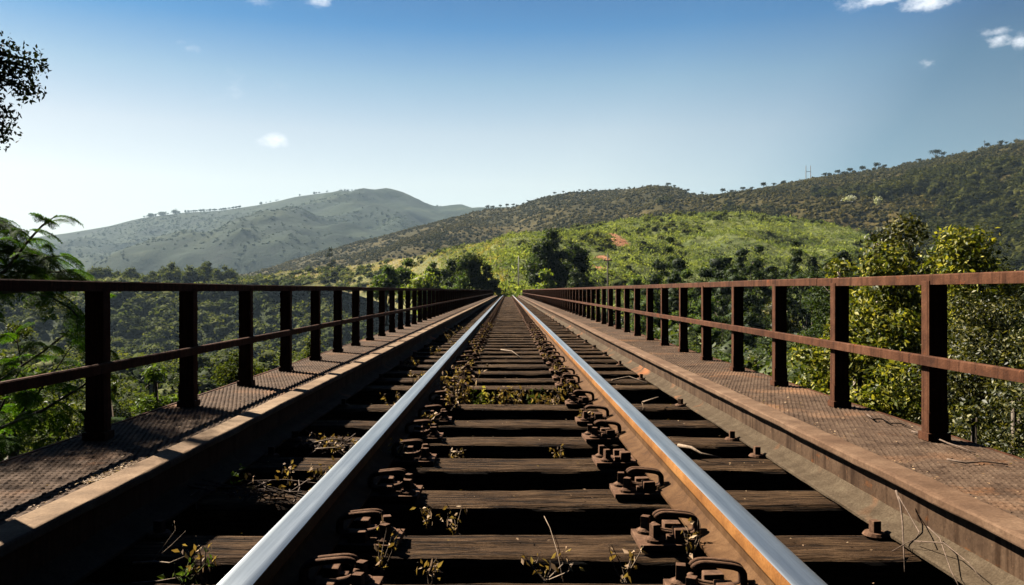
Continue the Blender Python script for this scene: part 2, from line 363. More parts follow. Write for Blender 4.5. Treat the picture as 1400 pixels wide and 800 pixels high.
def dryleft(m, v, c):
    sx = m.N.new('ShaderNodeSeparateXYZ'); m.L.new(v, sx.inputs[0])
    k = m.math('MULTIPLY', m.math('ADD', sx.outputs[0], 10.), -.02, True)
    k = m.math('MULTIPLY', k, m.gray(m.noise(v, .03, 5, .6), .3, .6))
    return m.mix(k, c, m.ramp(m.noise(v, .2, 5), [(.35, (.10, .10, .04)), (.6, (.22, .18, .09))]))
M['t_mount'] = terr_mat('mountain_scrub', [(.3, (0.0045, 0.0090, 0.0060)), (.5, (0.0120, 0.0225, 0.0112)), (.6, (0.0225, 0.0330, 0.0150)), (.75, (0.0450, 0.0495, 0.0255))], .010, .0022, bump=1., bd=12)
M['t_scrub'] = terr_mat('hill_scrub', [(.3, (0.0260, 0.0238, 0.0081)), (.5, (0.0468, 0.0389, 0.0135)), (.7, (0.0845, 0.0648, 0.0234))], .05, .008, bump=1., bd=4)
M['t_grass'] = terr_mat('hill_grass', [(.3, (.05, .06, .023)), (.5, (.11, .13, .048)), (.7, (.18, .195, .08))], .35, .05, dirt, 1., 1.2, dryleft)
M['t_valley'] = terr_mat('valley_floor', [(.3, (.015, .022, .008)), (.55, (.03, .042, .015)), (.75, (.05, .06, .022))], .08, .01, bump=.8, bd=1)
hill('mountain', 'long hazy blue green mountain behind the valley on the left', f_mount, M['t_mount'], -900, 2200, 420, 110)
hill('hill', 'dark scrub covered hill with small trees along its skyline rising to the right', f_scrub, M['t_scrub'], 150, 2600, 380, 120)
hill('hill', 'bright green grassy hill with orange dirt patches behind the end of the bridge', f_grass, M['t_grass'], 280, 1700, 420, 150)

def valley(X, Y):
    X = np.asarray(X, float); Y = np.asarray(Y, float)
    left = np.interp(Y, [-200, 0, 60, 110, 150, 220, 320, 420, 520, 640, 900, 1500, 9000], [-16, -15, -14, -15, -18, -42, -40, 0, 3, 0, -12, -40, -60])
    right = np.interp(Y, [-200, 0, 60, 100, 200, 900, 1500, 9000], [-9, -9, -11, -13, -14, -14, -40, -60])
    k = np.clip((X + 4) / 10, 0, 1); k = k * k * (3 - 2 * k); z = left * (1 - k) + right * k
    z = z + 2.2 * fbm(X / 18, Y / 18, 5, 3) * np.clip(np.hypot(X, Y) / 40, 0, 1)
    d = np.hypot(X / 9., (Y - 100) / 14.); e = np.clip(1.6 - d, 0, 1); e = e * e * (3 - 2 * e)
    z = z * (1 - e) + (-.6) * e
    d = np.hypot(X / 10., (Y + 18) / 14.); e = np.clip(1.6 - d, 0, 1)          # bank behind the camera
    return z * (1 - e) + (-.8) * e
rr = np.concatenate([[0], np.geomspace(2, 9500, 230)]); aa = np.linspace(0, 2 * pi, 361)[:-1]
A, B = np.meshgrid(aa, rr); X = B * np.cos(A); Y = B * np.sin(A); Z = valley(X, Y)
n, m_ = A.shape; i = np.arange((n - 1) * m_); r = i // m_; c = i % m_
tag(link('ground', fast_mesh('ground', np.stack([X, Y, Z], -1).reshape(-1, 3), np.stack([r * m_ + c, r * m_ + (c + 1) % m_, (r + 1) * m_ + (c + 1) % m_, (r + 1) * m_ + c], 1), True), M['t_valley']),
    'dark green valley ground far below the bridge', 'ground', kind='structure')

A, B = np.meshgrid(np.linspace(-170, -10, 120), np.linspace(14, 120, 50)); X = B * np.cos(np.radians(A)) * 1.0; Y = B * np.sin(np.radians(A)) - 4  # unseen hillside, added behind the camera to keep sky fill off camera-facing sides
ed = np.clip(np.minimum(A + 172, -8 - A) / 30, 0, 1)
Z = -3 + ed * np.clip((B - 16) * 1.25, 0, 75) + 2.5 * fbm(X / 9, Y / 9, 41, 3) - 12 * (1 - ed); n, m_ = A.shape; i = np.arange((n - 1) * (m_ - 1)); r = i // (m_ - 1); q = r * m_ + i % (m_ - 1)
BH = np.stack([X, Y, Z], -1).reshape(-1, 3)
tag(link('hill', fast_mesh('hill', BH, np.stack([q, q + m_, q + m_ + 1, q + 1], 1), True), M['t_valley']), 'steep wooded hillside added unseen behind the camera to block sky light', 'hill', kind='structure')
# haze: the air between the camera and the far hills
mh = NM('haze'); mh.N.remove(mh.b); pv = mh.N.new('ShaderNodeVolumePrincipled'); pv.inputs['Color'].default_value = (.46, .64, .80, 1)
pv.inputs['Density'].default_value = 0.92e-4; pv.inputs['Anisotropy'].default_value = .0
mh.L.new(pv.outputs[0], mh.out.inputs['Volume'])
hz = MB(); hz.box(-9600, 9600, -9600, 9600, -90, 420)
o = hz.build('haze', mh.m); tag(o, 'pale blue air between the bridge and the far hills', 'haze', kind='stuff')

# ------------------------------------------------------------------ foliage
def rand_dirs(n, g):
    v = g.normal(size=(n, 3)); return v / np.linalg.norm(v, axis=1)[:, None]
def leaf_geo(Pn, size, g, asp=.55, up=.3, out=None, fold=.25, droop=0., tri=False):
    n = len(Pn); nrm = rand_dirs(n, g)
    if out is not None: nrm = nrm + out * .7
    nrm[:, 2] += up; nrm /= np.linalg.norm(nrm, axis=1)[:, None]
    a = np.cross(nrm, rand_dirs(n, g)); a[:, 2] -= droop; a /= np.linalg.norm(a, axis=1)[:, None] + 1e-9
    b = np.cross(nrm, a); b /= np.linalg.norm(b, axis=1)[:, None] + 1e-9
    L = (size * g.uniform(.6, 1.25, n))[:, None]; Wd = L * asp * .5
    v0 = Pn; v2 = Pn + a * L; mid = Pn + a * L * .42
    v1 = mid + b * Wd + nrm * Wd * fold; v3 = mid - b * Wd + nrm * Wd * fold
    V = np.stack([v0, v1, v2, v3], 1).reshape(-1, 3); q = np.arange(n)[:, None] * 4
    return V, np.concatenate([q + [[0, 1, 2]], q + [[0, 2, 3]]], 1).reshape(-1, 3)
ICO_V = None
def ico():
    global ICO_V, ICO_F
    if ICO_V is None:
        bm = bmesh.new(); bmesh.ops.create_icosphere(bm, subdivisions=1, radius=1); bm.verts.ensure_lookup_table()
        ICO_V = np.array([v.co[:] for v in bm.verts]); ICO_F = np.array([[v.index for v in f.verts] for f in bm.faces]); bm.free()
    return ICO_V, ICO_F

def crown_points(lobes, n, g, shell=.55, upb=.25):
    """lobes: (k,6) centre + radii; returns leaf points and outward directions spread through the lobes' outer volume"""
    lobes = np.asarray(lobes, float); w = (lobes[:, 3] * lobes[:, 4] + lobes[:, 4] * lobes[:, 5]); w /= w.sum()
    idx = g.choice(len(lobes), n, p=w); d = rand_dirs(n, g); d[:, 2] += upb; d /= np.linalg.norm(d, axis=1)[:, None]
    r = shell + (1 - shell) * g.random(n) ** .6; r *= 1 + .16 * g.normal(size=n)
    return lobes[idx, :3] + d * r[:, None] * lobes[idx, 3:6], d

def tree(name, label, cat, base, top, rx, nl, lobe_r, leaves, leaf, mat, seed, group=None, ry=None, crown_low=.25, trunk_r=None, asp=.55, bark='bark',
         shape='round', up=.3, droop=0., shell=.45, limbs=9, lean=(0, 0), core=False):
    g = np.random.default_rng(seed); ry = ry or rx; base = np.array(base, float); H = top - base[2]
    e = empty(name, base); tag(e, label, cat, group)
    c0 = H * crown_low; hh = (H - c0) / 2
    lobes = []
    for k in range(nl):
        d = rand_dirs(1, g)[0]; r = g.random() ** .45
        x, y, z = d * r
        if shape == 'column': z = 1 - 2 * ((k + g.random()) / nl) ** .8; q_ = math.sqrt(max(1 - max(z, 0) ** 3, .05)); a_ = g.uniform(0, 2 * pi); r_ = g.random() ** .5 * q_; x = cos(a_) * r_; y = sin(a_) * r_
        if shape == 'round': wz = 1.0
        elif shape == 'flat': z = abs(z) * .5 + .5; wz = 1.
        lr = lobe_r * g.uniform(.65, 1.3)
        taper = 1.0 if shape != 'round' else (1 - .25 * max(z, 0))
        zz = c0 + hh + z * max(hh - lr * .75, .01)
        lobes.append((x * (rx - lr * .6) * taper + lean[0] * zz / H, y * (ry - lr * .6) * taper + lean[1] * zz / H, zz, lr, lr, lr * g.uniform(.6, .85)))
    # one lobe reaches the top so the height is right
    if shape != 'column': lobes[0] = (lean[0] + g.uniform(-.1, .1) * rx, lean[1], H - lobe_r * .7, lobe_r * .8, lobe_r * .8, lobe_r * .65)
    lobes = np.array(lobes)
    Pn, d = crown_points(lobes, leaves, g, shell)
    V, Fa = leaf_geo(Pn, leaf, g, asp, up, d, droop=droop)
    if core:
        iv, jf = ico(); n0 = len(V)
        CV = np.concatenate([l[:3] + iv * l[3:6] * .72 * (1 + .22 * g.normal(size=(len(iv), 1))) for l in lobes]); CF = np.concatenate([jf + n0 + q * len(iv) for q in range(len(lobes))])
        V = np.concatenate([V, CV]); Fa = np.concatenate([Fa, CF])
    cr = link('crown', fast_mesh('crown', V, Fa), M[mat], e)
    tr = trunk_r or H * .018
    mb = MB(); ctr = np.array([lean[0] * .5, lean[1] * .5, c0 + hh * 1.2])
    mb.tube([(0, 0, -.3 - .03 * H), (g.normal() * .01 * H, 0, c0 * .5), (lean[0] * .25 + g.normal() * .015 * H, g.normal() * .01 * H, c0), tuple(ctr)], [tr * 1.5, tr * 1.1, tr * .9, tr * .35], 8)
    for k in np.argsort(g.random(nl))[:limbs]:
        p = lobes[k, :3]; s0 = np.array([lean[0] * .2, 0, c0 * g.uniform(.8, 1.15)]); mid = s0 * .5 + p * .5 + np.array([0, 0, -.08 * H]) + g.normal(size=3) * .02 * H
        mb.tube([s0, mid, p, p + g.normal(size=3) * lobes[k, 3] * .6], [tr * .55, tr * .35, tr * .18, tr * .07], 6)
    mb.build('trunk', M[bark], e, smooth=True)
    return e

def blobs(name, label, cat, pts, rad, mat, seed, per=60, leaf=.3, flat=.75, core=True, asp=.8, group=None, up=.25):
    """many far crowns one cannot count, as one object: every crown is a rough core with leaf clumps all over it"""
    g = np.random.default_rng(seed); n = len(pts); rad = np.broadcast_to(rad, (n,))
    T = 8; tmpl = []
    for t in range(T):
        nl = 5; lob = []
        for k in range(nl):
            d = rand_dirs(1, g)[0] * g.random() ** .5 * .55; lob.append((d[0], d[1], d[2] * .7 + .1, *([g.uniform(.38, .6)] * 3)))
        Pn, d = crown_points(lob, per, g, .8); V, Fa = leaf_geo(Pn, leaf, g, asp, up, d * 2, fold=.15)
        if core:
            iv, jf = ico(); V = np.concatenate([V, iv * .62 * (1 + .2 * g.normal(size=(len(iv), 1)))]); Fa = np.concatenate([Fa, jf + len(V) - len(iv)])
        tmpl.append((V, Fa))
    Vs = []; Fs = []; off = 0; which = g.integers(0, T, n)
    for t in range(T):
        sel = np.where(which == t)[0]
        if not len(sel): continue
        V, Fa = tmpl[t]; a = g.uniform(0, 2 * pi, len(sel)); ca, sa = np.cos(a), np.sin(a); s = rad[sel]; fz = flat * g.uniform(.75, 1.35, len(sel))
        x = (V[None, :, 0] * ca[:, None] - V[None, :, 1] * sa[:, None]) * s[:, None] + pts[sel, 0][:, None]
        y = (V[None, :, 0] * sa[:, None] + V[None, :, 1] * ca[:, None]) * s[:, None] + pts[sel, 1][:, None]
        z = V[None, :, 2] * (s * fz)[:, None] + pts[sel, 2][:, None]
        Vs.append(np.stack([x, y, z], -1).reshape(-1, 3)); Fs.append((Fa[None] + (np.arange(len(sel)) * len(V))[:, None, None] + off).reshape(-1, 3)); off += len(V) * len(sel)
    o = link(name, fast_mesh(name, np.concatenate(Vs), np.concatenate(Fs)), M[mat]); return tag(o, label, cat, group, 'stuff')

# --- far scrub on the dark hill
g = np.random.default_rng(3)
def scatter(f, n, px0, px1, g, t0=0., t1=1.02, dens=None):
    px = g.uniform(px0, px1, n); t = t0 + (t1 - t0) * g.random(n) ** .8
    X, Y, Z = f(px, t); pts = np.stack([X, Y, Z], 1)
    keep = np.ones(n, bool)
    if dens is not None: keep = g.random(n) < dens(X, Y, Z, px, t)
    return pts[keep], px[keep], t[keep]
pts, px, t = scatter(f_scrub, 42000, 200, 1750, g, .05, 1.0, lambda X, Y, Z, px, t: np.clip(.72 + 1.0 * fbm(X / 45, Y / 45, 61, 3), .12, 1))
r = g.uniform(1.0, 2.9, len(pts)); pts[:, 2] += r * .15
blobs('scrub', 'low olive brown scrub covering the dark hill', 'scrub', pts, r, 'leaf_scrub', 31, 22, .55)
# darker forest on its lower right flank
pts, px, t = scatter(f_scrub, 5200, 900, 1750, g, .0, .62, lambda X, Y, Z, px, t: np.clip(.55 + 1.4 * fbm(X / 60, Y / 60, 71, 3) - t * .9 + (px - 1000) / 900, 0, 1))
r = g.uniform(2.5, 6, len(pts)); pts[:, 2] += r * .45
M['leaf_forest'] = leafmat('leaf_forest', (0.0125, 0.0158, 0.0051), (0.0275, 0.0315, 0.0085), (0.0562, 0.0578, 0.0153), .25, .9, .02, noise_scale=.02)
blobs('forest', 'dark forest on the lower slope of the right hill', 'forest', pts, r, 'leaf_forest', 32, 70, .34)
# mountain tree cover
pts, px, t = scatter(f_mount, 15000, -60, 760, g, .15, .99, lambda X, Y, Z, px, t: np.clip(.45 + 1.6 * fbm(X / 260, Y / 260, 81, 3), 0, 1))
r = g.uniform(3, 8, len(pts))
M['leaf_mount'] = leafmat('leaf_mount', (0.0150, 0.0256, 0.0135), (0.0270, 0.0416, 0.0195), (0.0450, 0.0640, 0.0300), .2, .9, .02)
blobs('woodland', 'patches of distant woodland on the hazy mountain', 'woodland', pts, r, 'leaf_mount', 33, 14, .7, .45)
# --- valley forest seen through the left railing
n = 10500; Yv = g.uniform(140, 560, n); u = g.uniform(-.95, -.02, n); X = u * Yv
keep = g.random(n) < Yv / 560 * 1.0; X, Yv = X[keep], Yv[keep]
Z = valley(X, Yv); r = g.uniform(2.6, 6.2, len(X)) * (1 + .35 * noise2(X / 40, Yv / 40, 9)); pts = np.stack([X, Yv, Z + r * .55], 1)
blobs('forest', 'hazy green forest filling the valley behind the left railing', 'forest', pts, r, 'leaf_valley', 34, 90, .30)
n = 950; Yv = 24 + 150 * g.random(n) ** .75; u = g.uniform(-.9, -.01, n); X = u * Yv - 3; Z = valley(X, Yv)
r = g.uniform(1.5, 3.4, n); pts = np.stack([X, Yv, Z + 2.2 + r * .4 + 2.5 * g.random(n)], 1)
blobs('undergrowth', 'sunlit bushy undergrowth below the left railing', 'undergrowth', pts[Yv > 55], r[Yv > 55], 'leaf_shelf', 35, 420, .15)
blobs('undergrowth', 'nearest bushy undergrowth close below the left walkway', 'undergrowth', pts[Yv <= 55], r[Yv <= 55], 'leaf_shelf', 49, 2000, .065)
bp = BH[g.choice(len(BH), 900)] + g.normal(size=(900, 3)) * .5; bp = bp[np.hypot(bp[:, 0], bp[:, 1]) > 16]  # crowns for the added hillside, thickening it as a sky blocker
blobs('forest', 'dark forest added on the unseen hillside behind the camera to block sky light', 'forest', bp, g.uniform(2.5, 4.5, len(bp)), 'leaf_forest', 46, 60, .3)
# --- right: undergrowth below the bridge
n = 700; Yv = 14 + 130 * g.random(n) ** .8; u = g.uniform(.03, .95, n); X = u * Yv + 4; Z = valley(X, Yv)
r = g.uniform(1.6, 3.4, n); hgt = np.minimum(4 + 5 * g.random(n), 9.5); pts = np.stack([X, Yv, Z + hgt], 1)
pts[:, 2] = np.minimum(pts[:, 2], -1.6 - .01 * Yv - r * .5)
M['leaf_under'] = leafmat('leaf_under', (.016, .028, .007), (.045, .065, .015), (.11, .13, .03), .3, .6, .15, noise_scale=.09)
blobs('undergrowth', 'dark leafy undergrowth below the right railing', 'undergrowth', pts[Yv > 42], r[Yv > 42], 'leaf_under', 36, 520, .13)
blobs('undergrowth', 'nearest dark leafy undergrowth close below the right walkway', 'undergrowth', pts[Yv <= 42], r[Yv <= 42], 'leaf_under', 50, 2600, .055)
# --- grass hill: tufts and small bushes
pts, px, t = scatter(f_grass, 34000, 600, 1330, g, .0, 1.0, lambda X, Y, Z, px, t: np.clip(.75 + 1.0 * fbm(X / 14, Y / 14, 91, 3), .1, 1))
dm = np.ones(len(pts), bool)
for p, rr_ in dirt: dm &= (((pts - p) / (np.array(rr_) * .95)) ** 2).sum(1) > 1
pts = pts[dm]; r = .35 + 1.1 * g.random(len(pts)) ** 2
blobs('grass', 'tall bright green grass covering the near hill', 'grass', pts, r, 'leaf_grass', 37, 16, .75, .9, core=False, asp=.3, up=.0)
pts, px, t = scatter(f_grass, 9000, 300, 690, g, .0, 1.0)
r = g.uniform(.4, 1.3, len(pts)); blobs('grass', 'dry yellow brown grass on the slope left of the bridge end', 'grass', pts, r, 'leaf_drygrass', 38, 12, .7, .6, core=False, asp=.35, up=0)
M['leaf_hill'] = leafmat('leaf_hill', (.035, .05, .014), (.072, .09, .026), (.13, .145, .045), .35, .9, .03, noise_scale=.08)
pts, px, t = scatter(f_grass, 5200, 330, 1330, g, .02, 1.0, lambda X, Y, Z, px, t: np.clip(.0 + 3.4 * fbm(X / 20, Y / 20, 95, 3), .008, 1))
dm = np.ones(len(pts), bool)
for p, rr_ in dirt: dm &= (((pts - p) / (np.array(rr_) * 1.3)) ** 2).sum(1) > 1
pts = pts[dm]; px = px[dm]; r = (.5 + 2.0 * g.random(len(pts)) ** 2) * np.where(px[:len(pts)] < 560, 1.4, 1); pts[:, 2] += r * .15
blobs('shrubbery', 'low green shrubs dotted over the grassy hill', 'shrubs', pts, r, 'leaf_hill', 39, 60, .32)

# ------------------------------------------------------------------ single trees and shrubs
def gz(px, Y): return float(valley(PX(px, Y), Y))
def ptree(name, label, px, Y, ytop, wpx, mat, seed, nl=14, leaves=4000, leaf=None, base=None, group=None, cat='tree', **k):
    rx = wpx / 2 / F * Y; b = base if base is not None else gz(px, Y)
    return tree(name, label, cat, (PX(px, Y), Y, b), PZ(ytop, Y), rx, nl, k.pop('lobe', rx * .42), leaves, leaf or .0034 * Y, mat, seed, group, core=Y > 28, **k)
# left of the bridge end
ptree('bushy_tree', 'yellow green bushy tree at the far left of the cluster beside the bridge end', 528, 96, 361, 48, 'leaf_mid', 101, base=-3, crown_low=.2)
ptree('bushy_tree', 'rounded green tree with a dark top above the yellow bush left of the bridge end', 558, 99, 353, 44, 'leaf_mid', 102, base=-3, crown_low=.2)
ptree('shrub', 'bright yellow green bush in front of the trees left of the bridge end', 583, 90, 370, 70, 'leaf_bright', 103, base=-3, crown_low=.05, cat='shrub')
ptree('bushy_tree', 'small green tree just left of the dark pair beside the bridge end', 592, 104, 358, 30, 'leaf_mid', 104, base=-2, crown_low=.2)
ptree('bushy_tree', 'narrow dark tree between the yellow bush and the tallest dark tree', 617, 98, 355, 34, 'leaf_dark', 105, base=-2, crown_low=.1)
ptree('bushy_tree', 'tallest dark green tree on the left of the bridge end', 642, 96, 347, 46, 'leaf_dark', 106, base=-2, crown_low=.1, leaves=5500)
ptree('bushy_tree', 'dark tree closest to the track on the left of the bridge end', 667, 95, 362, 36, 'leaf_dark', 107, base=-1.5, crown_low=.05, leaves=4500)
ptree('shrub', 'low green shrub under the dark trees beside the left railing end', 630, 88, 376, 60, 'leaf_mid', 108, base=-2.5, crown_low=0, cat='shrub')
# right of the bridge end
ptree('leafy_tree', 'tall dark tree with a high crown just right of the track end', 755, 99, 311, 76, 'leaf_dark', 111, nl=24, leaves=12000, base=-2, crown_low=.08, lobe=1.3)
ptree('leafy_tree', 'broad dark tree leaning right beside the tallest tree at the bridge end', 786, 101, 332, 64, 'leaf_dark', 112, nl=20, leaves=9000, base=-3, crown_low=.05, lobe=1.2)
ptree('leafy_tree', 'mid green tree half hidden behind the tall dark tree at the bridge end', 738, 104, 336, 40, 'leaf_mid', 113, nl=14, leaves=5000, base=-1.5, crown_low=.08, lobe=1.1)
ptree('shrub', 'light green bush at the foot of the tall dark tree right of the track', 744, 92, 368, 52, 'leaf_bright', 114, base=-2, crown_low=0, cat='shrub', leaves=4500)
ptree('shrub', 'dark bush under the broad tree beside the right railing end', 786, 92, 368, 46, 'leaf_dark', 115, base=-4, crown_low=0, cat='shrub', leaves=4000)
# creeper covered trees behind the right railing
GV = 'creeper covered trees behind the right railing'
for i, (px, yt, w, Y, lb) in enumerate(((899, 344, 34, 78, 'short dark creeper covered tree, leftmost behind the right railing'),
        (915, 321, 18, 80, 'thin spire of creeper standing over the leftmost dark tree'),
        (930, 340, 36, 76, 'creeper covered stump right of the thin creeper spire'),
        (985, 335, 56, 74, 'wide dark creeper covered tree between the spire and the leaning one'),
        (1012, 332, 38, 79, 'dark rounded creeper tree behind the wide one'),
        (1036, 330, 30, 76, 'smooth dark leaning creeper column right of the wide creeper tree'),
        (1064, 350, 50, 72, 'low creeper mound between the leaning column and the tall column'),
        (1090, 320, 24, 74, 'tall dark creeper column with a knobbly top on the green hill'),
        (1114, 338, 20, 73, 'pair-like small creeper column right of the tall column'),
        (1128, 346, 26, 75, 'narrow creeper post just left of the yellow leafy shrub'),
        (1158, 330, 56, 70, 'dark creeper covered tree behind the yellow leafy shrub'))):
    ptree('creeper_tree', lb, px, Y, yt, w, 'leaf_dark', 130 + i, nl=26, leaves=5200, leaf=.2, base=-9, crown_low=.1, group=GV, shape='column', lobe=w / 2 / F * Y * .62, droop=.8, limbs=3)
for i, (px, yt, w, Y, mt, lb) in enumerate(((870, 376, 60, 70, 'leaf_mid', 'mid green tree just above the right railing, nearest the bridge end'),
        (940, 368, 50, 62, 'leaf_mid', 'green shrub in front of the creeper covered stump'),
        (1005, 372, 80, 55, 'leaf_dark', 'dark round tree below the wide creeper tree'),
        (1070, 378, 70, 48, 'leaf_dark', 'dark tree behind the fourth near post of the right railing'),
        (960, 402, 110, 40, 'leaf_mid', 'green tree showing through the middle of the right railing'),
        (1060, 408, 120, 30, 'leaf_duller', 'dull green tree showing between two near right posts'),
        (880, 404, 90, 58, 'leaf_mid', 'green tree showing through the closely spaced right posts'),
        (1110, 372, 66, 34, 'leaf_dark', 'dark leafy tree left of the yellow shrub above the right railing'))):
    ptree('leafy_tree', lb, px, Y, yt, w, mt, 150 + i, nl=18, leaves=9000, leaf=.16 if Y > 45 else .12, base=-8, crown_low=.05, limbs=6)
for i, (px, yt, w, Y, lb) in enumerate(((892, 362, 52, 66, 'leftmost dark tree of the row under the creeper covered trees'), (925, 360, 56, 68, 'dark tree under the creeper covered stump'), (958, 358, 54, 66, 'dark tree in the gap left of the wide creeper tree'),
        (995, 356, 58, 67, 'dark tree at the foot of the wide creeper tree'), (1030, 354, 56, 65, 'dark tree at the foot of the leaning creeper column'), (1068, 362, 54, 66, 'dark tree at the foot of the low creeper mound'),
        (1100, 352, 54, 64, 'dark tree at the foot of the tall creeper column'), (1140, 350, 60, 62, 'dark tree under the right end of the creeper covered row'), (1180, 346, 60, 60, 'dark tree between the creeper row and the near olive crown'))):
    ptree('dark_tree', lb, px, Y, yt, w, 'leaf_dark', 700 + i, nl=36, leaves=6500, leaf=.2, base=-11, crown_low=.1, group='dark trees at the foot of the green hill', shape='column', limbs=4)
# near right, broad leaves
for i, (px, yt, w, Y, lb) in enumerate(((1128, 372, 90, 26, 'dark leafy tree behind the bright yellow shrub at the rail joint'), (1200, 350, 110, 24, 'dark leafy tree behind the gap between the bright shrub and the olive crown'),
        (1285, 338, 110, 23, 'dark leafy tree filling the gap between the two near crowns'), (1375, 352, 130, 22, 'dark leafy tree behind the right side of the rounded yellow crown'), (1470, 345, 140, 20, 'dark leafy tree cut by the right edge above the railing'))):
    ptree('leafy_tree', lb, px, Y, yt, w, 'leaf_forest' if i % 2 else 'leaf_dark', 160 + i, nl=50, leaves=16000, leaf=.11, base=-9, crown_low=.2, shape='column', limbs=8)
ptree('broadleaf_tree', 'olive brown broadleaf tree, taller of the two near crowns above the right railing', 1248, 17, 284, 150, 'leaf_duller', 171, nl=60, leaves=17000, leaf=.115, shape='column', base=-8, crown_low=.45, lobe=.42, bark='bark_pale', asp=.5, group=None)
ptree('broadleaf_tree', 'sunlit yellow green broadleaf tree with a rounded crown right of the taller one', 1322, 14, 296, 140, 'leaf_near', 172, nl=56, leaves=17000, leaf=.11, shape='column', base=-8, crown_low=.4, lobe=.36, asp=.5)
ptree('broadleaf_tree', 'bright yellow leafy shrub rising behind the joint of the right top rail', 1150, 15, 352, 74, 'leaf_near', 173, nl=30, leaves=8000, leaf=.11, base=-8, crown_low=.45, lobe=.3, bark='bark_pale', asp=.5)
ptree('broadleaf_tree', 'bright low foliage between the two crowns above the right railing', 1218, 13, 330, 120, 'leaf_near', 174, nl=54, leaves=17000, leaf=.10, shape='column', base=-8, crown_low=.45, lobe=.34, bark='bark_pale', asp=.5)
ptree('broadleaf_tree', 'leafy tree with bare pale branches behind the second near right post', 1190, 11, 404, 200, 'leaf_near', 175, nl=60, leaves=18000, leaf=.088, shape='column', base=-7, crown_low=.5, lobe=.32, bark='bark_pale', asp=.5, limbs=16)
ptree('broadleaf_tree', 'dull green leafy thicket behind the nearest right post', 1350, 9.5, 385, 230, 'leaf_duller', 176, nl=110, leaves=46000, leaf=.056, shape='column', base=-7, crown_low=.3, lobe=.3, asp=.45, limbs=18)
ptree('broadleaf_tree', 'thicket of small glossy leaves at the right edge below the mid rail', 1420, 7.2, 440, 330, 'leaf_duller', 177, nl=100, leaves=42000, leaf=.048, shape='column', base=-6.5, crown_low=.35, lobe=.3, asp=.45, limbs=18)
ptree('shrub', 'yellow green shrub below the mid rail between the two nearest right posts', 1215, 8.2, 492, 170, 'leaf_near', 178, nl=36, leaves=10000, leaf=.066, base=-6.5, crown_low=.55, lobe=.25, cat='shrub', asp=.55)
ptree('shrub', 'pale leafy shrub behind the third near right post at walkway level', 1105, 10, 470, 120, 'leaf_near', 179, nl=30, leaves=8000, leaf=.08, base=-7, crown_low=.55, lobe=.25, cat='shrub', asp=.5)
ptree('shrub', 'dark glossy shrub at the lower right edge beside the walkway', 1330, 6.0, 545, 230, 'leaf_duller', 180, nl=36, leaves=12000, leaf=.056, base=-6, crown_low=.6, lobe=.2, cat='shrub', asp=.45)
# left middle distance
for i, (px, yt, w, Y, lb) in enumerate(((137, 364, 30, 470, 'round grey tree, leftmost of the row above the left railing'),
        (161, 370, 20, 480, 'small low tree between the two round trees above the left railing'),
        (180, 366, 24, 465, 'round tree second in height at the left of the row'),
        (210, 370, 26, 430, 'low tree left of the wide pale clump above the railing'),
        (233, 358, 34, 440, 'tall pale green tree starting the wide clump above the railing'),
        (262, 362, 32, 430, 'middle tree of the wide pale clump'),
        (284, 357, 26, 450, 'upright darker tree of the wide clump above the left railing'),
        (306, 362, 26, 440, 'round dark tree at the right end of the wide clump'))):
    ptree('valley_tree', lb, px, Y, yt, w * 1.45, 'leaf_valley', 190 + i, nl=22, leaves=2600, leaf=1.2, base=float(valley(PX(px, Y), Y)), crown_low=.08, lobe=w / 2 / F * Y * .5, limbs=3)
ptree('valley_tree', 'tall dark tree standing alone on the edge of the dry slope at left', 452, 470, 339, 14, 'leaf_forest', 205, nl=8, leaves=700, leaf=1.2, base=5, crown_low=.1, limbs=2)
ptree('valley_tree', 'dark spreading bush on the dry terraced slope left of centre', 455, 420, 368, 46, 'leaf_forest', 206, nl=10, leaves=700, leaf=1.3, base=-3, crown_low=.0, limbs=2)
# skyline trees of the scrub hill
SK = 'small trees along the skyline of the scrub hill'
base_tree = None
for i, (px, sz) in enumerate(((758, 4), (770, 3), (792, 3), (807, 3.5), (815, 3), (846, 3), (860, 3), (913, 6), (922, 4), (941, 4), (960, 4), (988, 6), (1000, 5), (1016, 6), (1028, 5), (1044, 7), (1058, 5), (1070, 6), (1072, 5), (1128, 6), (1134, 5),
        (1146, 6), (1153, 5), (1162, 7), (1179, 7), (1198, 7), (1210, 5), (1236, 4), (1257, 6), (1290, 6), (1350, 6), (1369, 6), (1376, 4), (1388, 4), (667, 5), (674, 5), (684, 4), (693, 4), (702, 4))):
    X, Y, Z = [float(a) for a in f_scrub(px, .995)]
    k = sz / F * Y * .72
    lb = 'small umbrella shaped tree standing on the skyline of the scrub hill'
    if base_tree is None:
        base_tree = tree('skyline_tree', lb, 'tree', (0, 0, 0), 2.0, 1.0, 7, .45, 160, .42, 'leaf_forest', 211, SK, shape='flat', crown_low=.5, trunk_r=.06, limbs=4)
        o = base_tree
    else:
        o = base_tree.copy(); COL.objects.link(o)
        for ch in list(base_tree.children): c_ = ch.copy(); COL.objects.link(c_); c_.parent = o
    o.location = (X, Y, Z - .3); o.scale = (k, k, k * random.uniform(.7, 1.1)); o.rotation_euler.z = random.uniform(0, 6)
X, Y, Z = [float(a) for a in f_scrub(1279, 1.0)]
tree('skyline_tree', 'largest dark tree alone on the right skyline, left of the ridge mast', 'tree', (X, Y, Z - .5), Z + 8.2, 5.6, 12, 1.9, 900, .7, 'leaf_silhouette', 215, shape='flat', crown_low=.35, trunk_r=.3, limbs=6)
